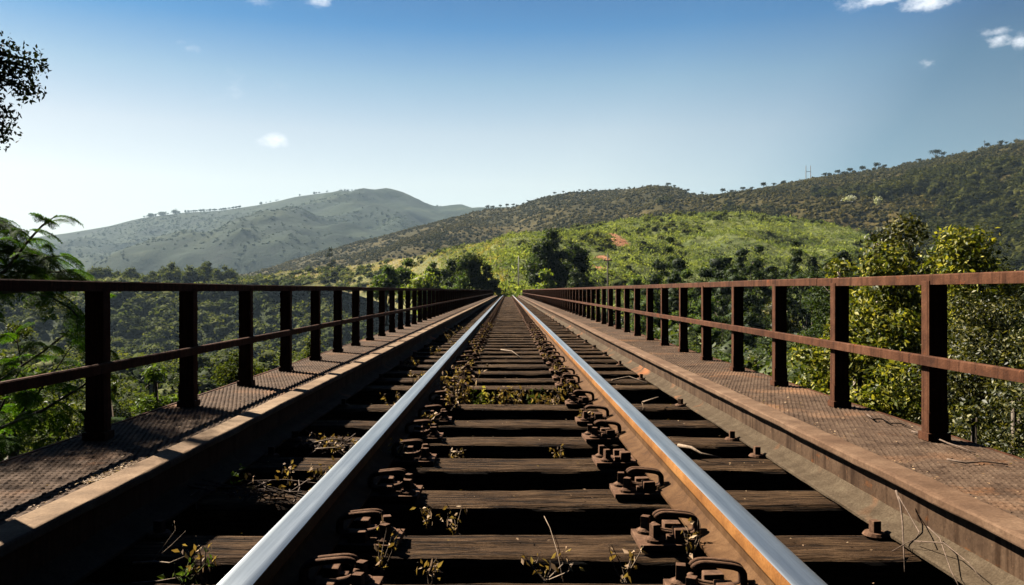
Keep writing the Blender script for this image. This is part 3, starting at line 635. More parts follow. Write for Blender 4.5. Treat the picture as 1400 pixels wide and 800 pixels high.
for i, (px, w, lb) in enumerate(((205, 10, 'small tree clump starting the skyline wood on the hazy mountain'), (222, 22, 'wide tree clump on the skyline of the hazy mountain'), (240, 14, 'round tree clump ending the skyline wood on the mountain'))):
    X, Y, Z = [float(a) for a in f_mount(px, 1.0)]
    tree('mountain_trees', lb, 'trees', (X, Y, Z - 5), Z + 15, w / 2 / F * Y, 9, 9, 500, 4.5, 'leaf_mount', 220 + i, crown_low=.15, limbs=3, ry=20)
gg = np.random.default_rng(44)
pxs = np.concatenate([gg.uniform(252, 330, 60), gg.uniform(180, 600, 50)]); X, Y, Z = f_mount(pxs, np.full(len(pxs), .998))
blobs('treeline', 'thin line of distant trees on the mountain skyline', 'treeline', np.stack([X, Y, Z + 5], 1), gg.uniform(3, 7, len(pxs)), 'leaf_mount', 45, 30, .5, .8)
gg = np.random.default_rng(47); pxs = np.concatenate([gg.uniform(440, 960, 150), 960 + 500 * gg.random(260) ** .8]); pxs = pxs[fbm(pxs / 30., pxs * 0, 77, 2) > -.12]
X, Y, Z = f_scrub(pxs, gg.uniform(.985, 1.0, len(pxs))); rr_ = gg.uniform(.9, 2.3, len(pxs)) * gg.uniform(.6, 1.2, len(pxs))
blobs('scrub', 'uneven line of low bushes along the skyline of the dark hill', 'scrub', np.stack([X, Y, Z + rr_ * .5], 1), rr_, 'leaf_scrub', 48, 40, .4, .9)
# pale flowering trees on dark flank
for i, (px, py, w, lb) in enumerate(((1163, 284, 22, 'pale flowering tree in the dark forest of the right hill'), (1200, 287, 10, 'small pale flowering tree right of the wider one on the hill'))):
    t_ = find_t(f_scrub, px, py); X, Y, Z = [float(a) for a in f_scrub(px, t_)]
    tree('flowering_tree', lb, 'tree', (X, Y, Z), Z + 7, w / 2 / F * Y, 8, 1.9, 420, .75, 'leaf_white', 230 + i, crown_low=.3, limbs=3)

# ------------------------------------------------------------------ poles
def pole(name, label, px, Y, ytop, zb, r, mat, arm=None, cat='pole'):
    x = PX(px, Y); top = PZ(ytop, Y); e = empty(name, (x, Y, zb)); tag(e, label, cat)
    mb = MB(); mb.tube([(0, 0, -.5), (0, 0, (top - zb) * .5), (0, 0, top - zb)], [r, r * .85, r * .65], 10); mb.build('shaft', M[mat], e, smooth=True)
    if arm:
        a = MB(); a.box(-arm, arm, -r * .5, r * .5, top - zb - 1.0, top - zb - .85); a.build('crossarm', M[mat], e)
        for s in (-.85, 0, .85):
            b = MB(); b.prism(arm * s, 0, top - zb - .85, top - zb - .62, r * .35, 8); b.build('insulator', M['concrete'], e)
pole('utility_pole', 'pale slender pole standing right of the track at the bridge end', 709, 98, 350, -.7, .07, 'pole_grey')
pole('utility_pole', 'dark utility pole with a crossarm on the green hill by the lower dirt patch', 831, 108, 347, -8, .14, 'pole_dark', .55)
def hframe(px, ytop, f, t_, h, gap, label):
    X, Y, Z = [float(a) for a in f(px, t_)]; e = empty('transmission_mast', (X, Y, Z - 1)); tag(e, label, 'mast')
    for s in (-1, 1):
        mb = MB(); mb.tube([(s * gap, 0, 0), (s * gap, 0, h)], [.38, .26], 8); mb.build('leg', M['pole_grey'], e)
    mb = MB(); mb.box(-gap - .25, gap + .25, -.15, .15, h * .62, h * .62 + .35); mb.build('crossarm', M['pole_grey'], e)
hframe(1105, 228, f_scrub, 1.0, 14.5, 2.1, 'grey two legged transmission mast on the skyline')
X, Y, Z = [float(a) for a in f_scrub(1346, 1.0)]
e = empty('radio_mast', (X, Y, Z - 1)); tag(e, 'thin single mast on the skyline near the right edge', 'mast')
mb = MB(); mb.tube([(0, 0, 0), (0, 0, 9)], [.25, .16], 8); mb.build('shaft', M['pole_dark'], e)
mb = MB(); mb.box(-1.1, 1.1, -.1, .1, 7.6, 7.85); mb.build('crossarm', M['pole_dark'], e)

# ------------------------------------------------------------------ bridge
Y0, Y1 = -4.0, 86.0
def sweep(prof, ys, wob=None, closed=True):
    """prof: list of (x,z); ys: stations; wob(y)->(dx,dz)"""
    n = len(prof); V = []; Fs = []
    for y in ys:
        dx, dz = wob(y) if wob else (0, 0)
        V += [(x + dx, y, z + dz) for x, z in prof]
    for i in range(len(ys) - 1):
        for k in range(n if closed else n - 1):
            Fs.append((i * n + k, (i + 1) * n + k, (i + 1) * n + (k + 1) % n, i * n + (k + 1) % n))
    if closed: Fs.append(tuple(range(n))); Fs.append(tuple(range((len(ys) - 1) * n, len(ys) * n))[::-1])
    return V, Fs
ST = list(np.concatenate([np.arange(Y0, 1.4, .5), np.arange(1.4, 6, .05), np.arange(6, 12, .25), np.arange(12, Y1 + 10, 1.0)]))
def rail(label, sx, xin):
    # profile seen along +Y, gauge side at x=0 growing outwards
    top = .145; zf = .022
    half = [(-.025, zf), (-.025, zf + .008), (.018, zf + .022), (.030, zf + .034), (.031, .092), (.022, .100), (.0035, .106), (0, .112), (.0005, .132), (.0035, .1395), (.010, .1435), (.022, .1448)]
    other = [(.075 - x, z) for x, z in half[::-1]]
    prof = half + other
    prof = [(sx * (xin + x), z) for x, z in prof]
    V, Fs = sweep(prof, ST, lambda y: (.003 * noise2(y / 9., 3.3) * min(max(y / 10, 0), 1), .006 * noise2(y / 11., 7.7) * min(max((y - 10) / 10, 0), 1)))
    n = len(prof); mb = MB(); mb.v = [tuple(v) for v in V]
    for i, f in enumerate(Fs):
        k = i % n if i < n * (len(ST) - 1) else -1
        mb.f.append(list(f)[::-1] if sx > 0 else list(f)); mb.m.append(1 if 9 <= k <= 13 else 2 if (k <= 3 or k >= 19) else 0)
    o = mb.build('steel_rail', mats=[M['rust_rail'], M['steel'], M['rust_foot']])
    sm = [len(p.vertices) == 4 for p in o.data.polygons]; o.data.polygons.foreach_set('use_smooth', sm)
    try: o.data.set_sharp_from_angle(angle=R(28))
    except Exception: pass
    return tag(o, label, 'rail')
rail('left running rail with a shiny pale top and black shadowed side', -1, .5)
rail('right running rail with a shiny pale top and orange rusty side', 1, .5)

# sleepers
near = [1.69, 2.079, 2.59, 3.10, 3.60, 4.08, 4.70, 5.66, 6.12, 6.70, 7.30, 7.85]
y = 7.85
while y < 85.2: y += .545 + random.uniform(-.035, .035); near.append(y)
near = [.62, 1.14] + near
ORD = 'first second third fourth fifth sixth seventh eighth ninth tenth eleventh twelfth thirteenth fourteenth fifteenth sixteenth seventeenth eighteenth nineteenth twentieth'.split()
def sleeper_mesh(seed, nx=40, w=.215, h=.19, L=2.46):
    g = np.random.default_rng(seed)
    ring = []; c = .010
    for (a, b) in ((-w / 2, -h), (w / 2, -h)): ring.append((a, b))
    ring += [(w / 2, -h * .5), (w / 2, -c * 1.6), (w / 2 - c * .5, -c * .5), (w / 2 - c * 1.6, 0)] + [(w / 2 - c * 1.6 - (w - c * 3.2) * k / 9, 0) for k in range(1, 9)] + [(-w / 2 + c * 1.6, 0), (-w / 2 + c * .5, -c * .5), (-w / 2, -c * 1.6), (-w / 2, -h * .5)]
    ring = np.array(ring); n = len(ring); xs = np.linspace(-L / 2, L / 2, nx); V = []
    groove = [(g.uniform(-w * .4, w * .4), g.uniform(.002, .007), g.uniform(.004, .010), g.uniform(-L / 2, L / 2), g.uniform(.2, .7)) for _ in range(7)]
    for i, x in enumerate(xs):
        e1 = noise2(x * 2.3, 1.5, seed) * .012 + noise2(x * 9, 2.5, seed) * .006; e2 = noise2(x * 2.3, 5.5, seed) * .012 + noise2(x * 11, 6.5, seed) * .006
        for k, (yy, zz) in enumerate(ring):
            dy = e1 if yy > 0 else e2
            dz = (noise2(x * 3, yy * 22 + 9, seed) * .007 + noise2(x * 14, yy * 60, seed + 1) * .003) if zz > -.02 else 0
            for gy, gd, gw, gx, gl in groove:
                if zz > -.005 and abs(x - gx) < gl: dz -= gd * math.exp(-((yy - gy + .01 * float(noise2(x * 4, 0, seed))) / gw) ** 2)
            wear = -.008 * math.exp(-((abs(yy) - w / 2) / .012) ** 2) * (.5 + float(noise2(x * 6, 11, seed))) if zz > -.01 else 0
            V.append((x + (g.uniform(-.012, .012) if i in (0, nx - 1) else 0), yy + float(dy), zz + float(dz) + wear))
    Fs = [(i * n + k, i * n + (k + 1) % n, (i + 1) * n + (k + 1) % n, (i + 1) * n + k) for i in range(nx - 1) for k in range(n)] + [tuple(range(n))[::-1], tuple(range((nx - 1) * n, nx * n))]
    me = bpy.data.meshes.new('sleeper'); me.from_pydata(V, [], Fs); me.materials.append(M['wood'])
    return me
SM = [sleeper_mesh(300 + i, 90 if i < 9 else 40) for i in range(16)]
GS = 'timber sleepers under the two rails'
for i, y in enumerate(near):
    me = SM[i] if i < 9 else SM[9 + i % 7] if i > 12 else SM[i]
    o = link('timber_sleeper', me); o.location = (random.uniform(-.03, .03), y + .1075, random.uniform(-.004, .001)); o.rotation_euler = (random.uniform(-.008, .008), random.uniform(-.003, .003), random.uniform(-.008, .008) + (pi if i > 12 and i % 2 else 0))
    k = i - 2
    if k < 0: lb = 'weathered timber sleeper just below the picture, %s in front of the camera' % ORD[i]
    elif k == 0: lb = 'weathered timber sleeper cut off by the bottom edge of the photo'
    elif k == 6: lb = 'weathered timber sleeper directly in front of the gap with weeds'
    elif k == 7: lb = 'weathered timber sleeper directly behind the gap with weeds'
    elif k < 20: lb = 'weathered brown timber sleeper, %s one counted up from the bottom edge' % ORD[k]
    else: lb = 'weathered timber sleeper in the far, tightly packed stretch of track'
    tag(o, lb, 'sleeper', GS)

# rail fastenings
def fastening_parts(side, hasclip=True, detail=True):
    """returns list of (name, MB, mat, bevel, smooth); local x grows towards the rail from the gauge side (x=0 is the plate's inner edge)"""
    out = []; z = 0.003
    p = MB(); p.box(0, .27, -.075, .075, 0, .016); out.append(('base_plate', p, 'rust_clip', .002, False))
    s = MB(); s.box(.095, .135, -.062, -.022, .0165, .052, jit=.002); s.box(.075, .100, -.055, -.03, .0165, .034, jit=.001); out.append(('shoulder', s, 'rust_clip', .003, False))
    s = MB(); s.box(.085, .130, .022, .060, .0165, .045, jit=.002); out.append(('shoulder', s, 'rust_clip', .003, False))
    for bx, by in ((.045, -.040), (.035, .040)):
        b = MB(); b.prism(bx, by, .0165, .024, .026, 14); b.prism(bx, by, .024, .030, .022, 14, .015); b.prism(bx, by, .030, .062, .0165, 4, .0155, ph=random.uniform(.3, 1.2))
        out.append(('bolt', b, 'rust_clip', .0012, False))
    if hasclip:
        for dy in (-.018, .004):
            c = MB(); pts = []
            for q in np.linspace(0, 1, 26):
                a = q * 2 * pi * .93 + .35
                x = .108 + .058 * np.sign(cos(a + pi)) * abs(cos(a + pi)) ** .55; zz = .052 + .027 * np.sign(sin(a)) * abs(sin(a)) ** .62
                pts.append((x + .0 * q, dy + .012 * sin(q * 3), zz + .10 * (.108 - x)))
            c.tube(pts, .0078, 9); out.append(('spring_clip', c, 'rust_clip', 0, True))
    return out
def build_fast(hasclip, low=False):
    e = empty('rail_fastening', (0, 0, 0))
    if low:
        m = MB()
        for nme, b, mt, bv, smt in fastening_parts(1, hasclip): base = len(m.v); m.v += b.v; m.f += [[base + i for i in f] for f in b.f]; m.m += b.m
        bpy.data.objects.remove(e); return m.build('rail_fastening', M['rust_clip'])
    for nme, b, mt, bv, smt in fastening_parts(1, hasclip): b.build(nme, M[mt], e, smooth=smt, bevel=bv)
    return e
protos = [build_fast(True), build_fast(True), build_fast(False)]; low = [build_fast(True, True), build_fast(False, True)]
GF = 'rail fastenings along the two rails'
used = set(); cnt = 0
for i, y in enumerate(near):
    for side in (-1, 1):
        k = i - 2; noclip = (i in (5, 11, 17, 26, 33)) if side > 0 else (i in (9, 14, 23, 31))
        X = side * (.325 + random.uniform(-.012, .006))
        if i < 34:
            pr = protos[2] if noclip else protos[i % 2]
            if pr.name not in used: used.add(pr.name); o = pr
            else:
                o = pr.copy(); COL.objects.link(o)
                for ch in list(pr.children): c_ = ch.copy(); COL.objects.link(c_); c_.parent = o
        else:
            pr = low[1] if i % 9 == 4 else low[0]; noclip = pr is low[1]
            if pr.name not in used: used.add(pr.name); o = pr
            else: o = pr.copy(); COL.objects.link(o)
        o.location = (X, y + .11 + random.uniform(-.02, .02), .0045); o.rotation_euler = (0, 0, (0 if side > 0 else pi) + random.uniform(-.05, .05))
        sd_ = 'right' if side > 0 else 'left'; st = 'missing its spring clip' if noclip else 'with a looped spring clip'
        if k < 0: lb = 'rusty fastening of the %s rail on the %s sleeper below the picture' % (sd_, ORD[i])
        elif k < 20: lb = 'rusty fastening %s, %s rail, %s sleeper up from the bottom' % (st, sd_, ORD[k])
        else: lb = 'tiny rusty fastening %s on the far stretch of the %s rail' % (st, sd_)
        tag(o, lb, 'rail fastening', GF + (' far' if k >= 20 else '')); cnt += 1
print('fastenings', cnt)

# side girders on the sleepers with a lip along the walkway
def girder(sx, label):
    e = empty('side_girder', (sx * 1.1, 0, 0)); tag(e, label, 'girder')
    wob = lambda y: (.010 * float(noise2(y / 7., sx * 5.)) * min(max(y / 12, 0), 1), .010 * float(noise2(y / 8., sx * 9.)) * min(max((y - 4) / 10, 0), 1))
    def part(nme, prof, mat, smooth=False):
        prof = [(sx * x, z) for x, z in prof]; V, Fs = sweep(prof, ST[:-9], wob); V = [(x + .0035 * float(noise2(y * 7, x * 90 + z * 70, 4)), y, z + .003 * float(noise2(y * 11, x * 120, 9))) for x, y, z in V]
        m = MB(); m.add(V, [f[::-1] if sx > 0 else f for f in Fs]); o = m.build(nme, M[mat], e, loc=(-sx * 1.1, 0, 0)); return o
    part('flange', [(1.03, .006), (1.03, .014), (1.036, .018), (1.075, .027), (1.093, .036), (1.1045, .052), (1.1045, .006)], 'flange')
    part('web', [(1.105, .006), (1.105, .134), (1.117, .134), (1.117, .006)], 'rust_girder')
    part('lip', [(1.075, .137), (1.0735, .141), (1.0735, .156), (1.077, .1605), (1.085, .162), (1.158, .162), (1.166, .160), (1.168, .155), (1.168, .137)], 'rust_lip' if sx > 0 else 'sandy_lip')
    part('bottom_chord', [(1.02, -.62), (1.02, -.2), (1.22, -.2), (1.22, -.62)], 'dark_steel')
    return e
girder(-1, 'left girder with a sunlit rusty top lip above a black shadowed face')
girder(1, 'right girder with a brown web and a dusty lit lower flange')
# flange bolts
fb = None
for sx in (1, -1):
    for i, y in enumerate(near[2:70:2]):
        if fb is None:
            fb = empty('flange_bolt', (0, 0, 0)); w_ = MB(); w_.prism(0, 0, 0, .008, .034, 16, .028); w_.build('washer', M['rust_clip'], fb)
            w_ = MB(); w_.prism(0, 0, .008, .04, .0165, 4, ph=.5); w_.build('bolt_head', M['rust_clip'], fb, bevel=.0015); o = fb
        else:
            o = fb.copy(); COL.objects.link(o)
            for ch in list(fb.children): c_ = ch.copy(); COL.objects.link(c_); c_.parent = o
        yy = 2.26 if i == 0 else 3.33 if i == 1 else y + .1; o.location = (sx * 1.005, yy, .004); o.rotation_euler.z = random.uniform(0, 1.5)
        side = 'right' if sx > 0 else 'left'
        lb = ('rusty square bolt beside the %s girder flange, %s nearest the camera' % (side, ORD[i])) if i < 10 else 'tiny rusty bolt far along the %s girder flange' % side
        tag(o, lb, 'bolt', 'square bolts along the girder flanges')

# deck under the sleepers
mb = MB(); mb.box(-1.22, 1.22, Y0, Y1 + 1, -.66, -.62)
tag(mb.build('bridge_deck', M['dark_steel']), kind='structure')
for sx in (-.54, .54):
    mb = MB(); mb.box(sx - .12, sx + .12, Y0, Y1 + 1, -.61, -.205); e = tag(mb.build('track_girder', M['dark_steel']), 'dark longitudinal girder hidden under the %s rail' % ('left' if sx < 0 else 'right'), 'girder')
mb = MB(); mb.box(-2.0, 2.0, Y1 + .2, Y1 + 3, -8, -.25); tag(mb.build('bridge_abutment', M['concrete']), kind='structure')

# walkways of expanded metal
def mat_walk():
    m = NM('walkway_metal'); v = m.coord(); a = m.noise(v, 9, 6, .65, .2); g_ = m.noise(v, 90, 3, .6); big = m.noise(v, 1.8, 4)
    c = m.ramp(a, [(.3, (0.0496, 0.0308, 0.0198)), (.5, (0.0843, 0.0546, 0.0357)), (.72, (0.1339, 0.0918, 0.0620))])
    c = m.mix(m.gray(big, .55, .75), c, (.26, .14, .075)); c = m.mix(m.gray(g_, .35, .7), m.mix(1., c, (.55, .52, .5), 'MULTIPLY'), c)
    wr = m.noise(v, 5.5, 6, .7, .5); c = m.mix(m.gray(wr, .56, .68), c, m.mix(1., c, (.38, .34, .32), 'MULTIPLY')); w2 = m.noise(v, 3.1, 5, .7); c = m.mix(m.gray(w2, .6, .7), c, m.mix(1., c, (1.7, 1.3, .95), 'MULTIPLY'))
    m.set(c, .9, 0, .08); m.bump(g_, .4, .003); return m.m
M['walk'] = mat_walk()
def walkway(sx, label):
    x0, x1 = 1.170, 1.615; e = empty('walkway', (sx * 1.39, 0, .15)); tag(e, label, 'walkway')
    def mk(nme, V, Fa): return link(nme, fast_mesh(nme, np.asarray(V) - [sx * 1.39, 0, .15], Fa), M['walk'], e)
    # sheet
    mb = MB(); y = Y0; k = 0
    while y < Y1:
        y2 = min(y + 2.44, Y1); dz = random.uniform(-.0015, .0015)
        mb.box(sx * x0, sx * (x1 + random.uniform(-.004, .004)), y, y2 - .004, .140 + dz, .147 + dz); y = y2
    mb.v = [(a - sx * 1.39, b, c - .15) for a, b, c in mb.v]; mb.build('floor_sheet', M['walk'], e)
    # raised strands of the mesh: staggered slanted lozenges, finely near the camera, coarser far off
    Vl = []; Fl = []; off = 0
    for (ya, yb, px_, py_) in ((1.3, 9.0, .0195, .030), (9.0, 24., .0195, .060)):
        nx = int((x1 - x0 - .012) / px_); ny = int((yb - ya) / py_)
        I, J = np.meshgrid(np.arange(nx), np.arange(ny)); I = I.ravel(); J = J.ravel()
        x = x0 + .012 + (I + .5 * (J % 2)) * px_; yv = ya + J * py_; n = len(x)
        g = np.random.default_rng(5); keep = (fbm(x * 6, yv * 2.2, 17 + sx, 3) < .62); x, yv = x[keep], yv[keep]; n = len(x)
        x = x + g.normal(size=n) * .0006
        hx = px_ * .40; hy = py_ * .5; hz_ = .0042 + g.normal(size=n) * .0006; zb = .1462
        c = np.stack([np.stack([x - hx, yv, np.full(n, zb)], 1), np.stack([x, yv - hy, np.full(n, zb)], 1), np.stack([x + hx, yv, np.full(n, zb)], 1), np.stack([x, yv + hy, np.full(n, zb)], 1),
                      np.stack([x - hx * .45, yv, zb + hz_], 1), np.stack([x, yv - hy * .5, zb + hz_], 1), np.stack([x + hx * .45, yv, zb + hz_], 1), np.stack([x, yv + hy * .5, zb + hz_], 1)], 1)
        c[:, :, 0] *= sx; V = c.reshape(-1, 3); q = np.arange(n)[:, None, None] * 8
        Q = np.array([[0, 1, 5, 4], [1, 2, 6, 5], [2, 3, 7, 6], [3, 0, 4, 7], [4, 5, 6, 7]])[None]
        if sx < 0: Q = Q[:, :, ::-1]
        Vl.append(V); Fl.append((q + Q).reshape(-1, 4) + off); off += len(V)
    mk('raised_pattern', np.concatenate(Vl), np.concatenate(Fl))
    mb = MB(); mb.box(sx * 1.617, sx * 1.629, Y0, Y1, .07, .150); mb.v = [(a - sx * 1.39, b, c - .15) for a, b, c in mb.v]; mb.build('edge_angle', M['rust_post'], e)
    mb = MB(); yy = Y0 + .5
    while yy < Y1: mb.box(sx * 1.22, sx * 1.61, yy, yy + .06, .02, .139); yy += 1.66
    mb.v = [(a - sx * 1.39, b, c - .15) for a, b, c in mb.v]; mb.build('bracket', M['dark_steel'], e)
    return e
walkway(-1, 'left rusty steel mesh walkway striped by the railing shadow')
walkway(1, 'right rusty steel mesh walkway in full sun with twigs on it')

# railings
def railing(sx, xc, ztop, zmid, label, y0, dy):
    e = empty('bridge_railing', (sx * xc, 0, .15)); tag(e, label, 'railing')
    ys = [y0 + dy * k for k in range(-3, 97)]
    post = None
    for k, y in enumerate(ys):
        if post is None:
            m = MB(); zt = ztop - .038 - .15 ; w = .033
            # channel post: web towards the camera, flanges running away
            m.box(-w, w, -.022, -.014, 0, zt); m.box(-w, -w + .008, -.013, .032, 0, zt); m.box(w - .008, w, -.013, .032, 0, zt)
            m.box(-w - .008, w + .008, -.032, .042, -.012, .016); m.box(-w - .003, w + .003, -.026, -.0225, .02, .09)
            post = m.build('post', M['rust_post'], e, bevel=.0015); o = post
        else: o = post.copy(); COL.objects.link(o); o.parent = e
        o.location = (random.uniform(-.002, .002), y, .012); o.rotation_euler = (random.uniform(-.006, .006), random.uniform(-.004, .004), 0)
    def bar(nme, z, h, w, ya, yb, dx=0):
        m = MB(); n_ = max(2, int((yb - ya) / .4)); yy = np.linspace(ya, yb, n_)
        pr = [(-w, z - h), (-w, z - .004), (-w + .004, z), (w - .004, z), (w, z - .004), (w, z - h)]
        V, Fs = sweep(pr, yy, lambda q: (.003 * float(noise2(q * .8, sx * 3. + z)), .004 * float(noise2(q * .6, sx * 7. + z))))
        m.add(V, Fs); m.v = [(a + dx, b, c - .15) for a, b, c in m.v]; m.build(nme, M['rust_post'], e)
    yj = ys[0] - .3; j = 3.93
    cuts = [yj, j] + [j + 6 * dy * q for q in range(1, 16) if j + 6 * dy * q < ys[-1]] + [ys[-1] + .2]
    for a, b in zip(cuts[:-1], cuts[1:]): bar('top_rail', ztop + random.uniform(-.0015, .0015), .037, .030, a + .0015, b - .0015)
    for a, b in zip(cuts[:-1], cuts[1:]): bar('mid_rail', zmid, .036, .010, a, b, -sx * .045)
    return e
railing(-1, 1.515, .724, .430, 'left rusty steel railing, dark against the light, with closely spaced posts', 2.92, .826)
railing(1, 1.515, .750, .459, 'right rusty steel railing with sunlit reddish brown rails', 2.90, .832)

# ------------------------------------------------------------------ near left trees
def frond(mb_l, rach, base, d, L, g, width=.10, npin=10, nleaf=15, droop=.5):
    """feather leaf: drooping rachis with pairs of pinnae, each lined with leaflets (written into arrays)"""
    base = np.array(base, float); d = np.array(d, float); d /= np.linalg.norm(d)
    s = np.linspace(0, 1, npin + 3); pts = base + d * (s * L)[:, None] + np.array([0, 0, -1.]) * (droop * L * s ** 2)[:, None]
    rach.tube([tuple(p) for p in pts[::2]], list(np.linspace(.0035, .0012, len(pts[::2]))), 4)
    up = np.array([g.normal() * .3, g.normal() * .3, 1.])
    for i in range(2, npin + 3):
        t = pts[i] - pts[i - 1]; t /= np.linalg.norm(t); side = np.cross(t, up); side /= np.linalg.norm(side); nn = np.cross(side, t)
        wl = width * (1 - .45 * abs(s[i] - .45) * 2) * g.uniform(.85, 1.1)
        for sg in (-1, 1):
            q = np.linspace(.08, 1, nleaf); pd = side * sg * .86 + t * .5; pd /= np.linalg.norm(pd)
            pp = pts[i] + pd * (q * wl)[:, None] - nn * 0 + np.array([0, 0, -1.]) * (.35 * wl * q ** 2)[:, None]
            ld = np.cross(nn, pd); ld /= np.linalg.norm(ld); ll = .0085 * (1 - .5 * q)[:, None] + .003
            for s2 in (-1, 1):
                a = pp; tip = pp + (ld * s2 * .9 + pd * .45) * ll * 1.5; w = pd * .0020
                tw = nn * g.normal(size=(nleaf, 1)) * .0035
                mb_l.append(np.stack([a - w, a + w, tip + w * .6 + tw, tip - w * .6 + tw], 1))
g = np.random.default_rng(60)
e = empty('feather_leaf_tree', P3(-110, 397, 5.6) - [0, 0, 12]); B0 = np.array(e.location); tag(e, 'feathery leaved green tree reaching in at the left edge beside the railing', 'tree')
lf = []; ra = MB(); wood = MB()
wood.tube([(0, 0, -1), (.1, -.1, 5), (0, .1, 9.5), (.1, 0, 11.5), (-.2, .1, 13.2)], [.16, .13, .09, .06, .03], 10)
def stem(pts, r0, nfr, L, start=.25, side=1.0):
    W_ = [P3(*p) - B0 for p in pts]; wood.tube(W_, list(np.linspace(r0, .003, len(W_))), 6)
    W_ = np.array(W_); cum = np.concatenate([[0], np.cumsum(np.linalg.norm(np.diff(W_, axis=0), axis=1))]); cum /= cum[-1]
    for k in range(nfr):
        s = start + (1 - start) * (k + .5) / nfr; p = np.array([np.interp(s, cum, W_[:, c]) for c in range(3)])
        tdir = W_[min(np.searchsorted(cum, s), len(W_) - 1)] - W_[max(np.searchsorted(cum, s) - 1, 0)]; tdir /= np.linalg.norm(tdir)
        a = k * 2.4 + g.uniform(-.4, .4); sidev = np.array([cos(a), sin(a) * .8, .35 + .2 * sin(a * 2)]) * side
        frond(lf, ra, p, tdir * .9 + sidev, L * g.uniform(.75, 1.15) * (1.1 - .35 * s), g, droop=g.uniform(.35, .8))
stem([(-110, 420, 5.6), (-20, 395, 5.2), (12, 365, 5.0), (38, 330, 4.9), (58, 308, 4.8), (78, 294, 4.8)], .016, 22, .25)
stem([(-110, 380, 5.6), (-40, 350, 5.3), (0, 335, 5.2), (30, 345, 5.1), (62, 352, 5.0), (84, 350, 5.0)], .014, 40, .24, .1)
stem([(-100, 430, 5.6), (-30, 400, 5.4), (20, 372, 5.3), (60, 372, 5.2), (100, 372, 5.1)], .013, 40, .24, .1)
stem([(-100, 460, 5.6), (-20, 402, 5.0), (30, 399, 4.9), (70, 406, 4.8), (100, 425, 4.7), (112, 440, 4.7)], .009, 16, .25, .2)
stem([(-100, 560, 5.8), (0, 520, 5.3), (60, 480, 5.1), (110, 440, 5.0), (150, 398, 5.0)], .010, 8, .25, .35)
stem([(-110, 620, 5.6), (-10, 590, 5.0), (60, 560, 4.9), (110, 530, 4.8), (150, 500, 4.8), (172, 500, 4.8)], .013, 26, .26, .1)
stem([(-100, 660, 5.6), (0, 600, 5.2), (50, 540, 5.1), (80, 500, 5.1), (100, 470, 5.1)], .011, 22, .25, .1)
stem([(-100, 700, 5.6), (0, 640, 5.0), (60, 620, 4.9), (110, 595, 4.8), (150, 570, 4.9)], .011, 22, .25, .1)
stem([(-100, 680, 5.8), (0, 560, 5.6), (30, 500, 5.5), (20, 450, 5.5)], .012, 22, .25, .1)
stem([(-110, 330, 5.6), (-40, 300, 5.4), (-10, 300, 5.3), (15, 318, 5.2)], .011, 26, .24, .1)
Q = np.concatenate(lf).reshape(-1, 3); rv = np.array(ra.v); rf = np.array([f for f in ra.f if len(f) == 4])
link('crown', fast_mesh('crown', np.concatenate([Q, rv]), np.concatenate([np.arange(len(Q)).reshape(-1, 4), rf + len(Q)])), M['leaf_feather'], e)
wood.build('trunk', M['bark'], e, smooth=True)
# broad bright shrubs in front of it, low
for i, (px, yt, w, Y, lb) in enumerate(((40, 505, 170, 7.5, 'bright yellow green shrub low behind the left railing at the picture edge'), (150, 520, 120, 9, 'green shrub low behind the nearest left post'), (215, 500, 120, 14, 'bushy green shrub between the two nearest left posts'),
        (20, 440, 150, 16, 'dark green bush behind the feathery tree at the left edge'), (330, 480, 110, 26, 'rounded shrub below the left walkway between the second and third posts'), (430, 462, 90, 34, 'rounded shrub behind the fourth left post'))):
    ptree('shrub', lb, px, Y, yt, w, 'leaf_under' if i in (1, 3) else 'leaf_shelf' if i > 3 else 'leaf_mid', 240 + i, nl=26, leaves=9000, leaf=.045 + .0032 * Y, base=-12, crown_low=.6, cat='shrub', asp=.45, lobe=w / 2 / F * Y * .3)
# tree overhanging from the left, whose leaves dapple the walkway
e = empty('overhanging_tree', (-5.2, 6.2, -14)); tag(e, 'small leaved tree whose dark branch hangs in at the upper left edge', 'tree'); B0 = np.array(e.location)
wd = MB(); top_ = np.array([-4.6, 5.6, 2.4]) - B0
wd.tube([(0, 0, -1), (0, 0, 8), (.3, -.3, 14), tuple(top_), tuple(top_ + [.2, 0, 1.8])], [.2, .16, .11, .07, .03], 10)
clus = [P3(px, py, Y) for px, py, Y in ((8, 72, 5), (2, 92, 5), (24, 86, 5), (40, 82, 5), (44, 92, 5.0), (18, 104, 5), (34, 118, 5), (40, 126, 5), (2, 112, 5), (-14, 90, 5.1), (-20, 120, 5), (-4, 150, 4.9), (4, 160, 4.9), (6, 178, 4.9), (-4, 190, 4.9), (-16, 170, 5), (-4, 60, 5), (-30, 60, 5), (-30, 140, 5))]
g = np.random.default_rng(62)
for h in np.linspace(2.05, 3.6, 24):
    for _ in range(4): clus.append(np.array([-1.55 - .881 * h + g.normal() * .11, 3.0 + .739 * h + g.normal() * .26, .15 + h + g.normal() * .12]))
for _ in range(40): clus.append(np.array([-4.4 + g.normal() * .45, 5.2 + g.normal() * .6, 2.2 + g.normal() * .7]))
clus = clus[:19] + [c for c in clus[19:] if c[0] / c[1] * F + VX < -62]
Pn = []
for j, c in enumerate(clus):
    r_ = .1 if j < 19 else .17
    Pn.append(c - B0 + rand_dirs(95 if j < 19 else 110, g) * (r_ * g.random((95 if j < 19 else 110, 1)) ** .5)); s0 = top_ if j >= 19 or j < 11 or j > 15 else top_ + [0, 0, -.8]
    p = c - B0; mid = s0 * .45 + p * .55 + [0, 0, .06] + g.normal(size=3) * .05; wd.tube([s0, mid, p], [.018, .011, .006] if j < 19 else [.016, .009, .003], 5)
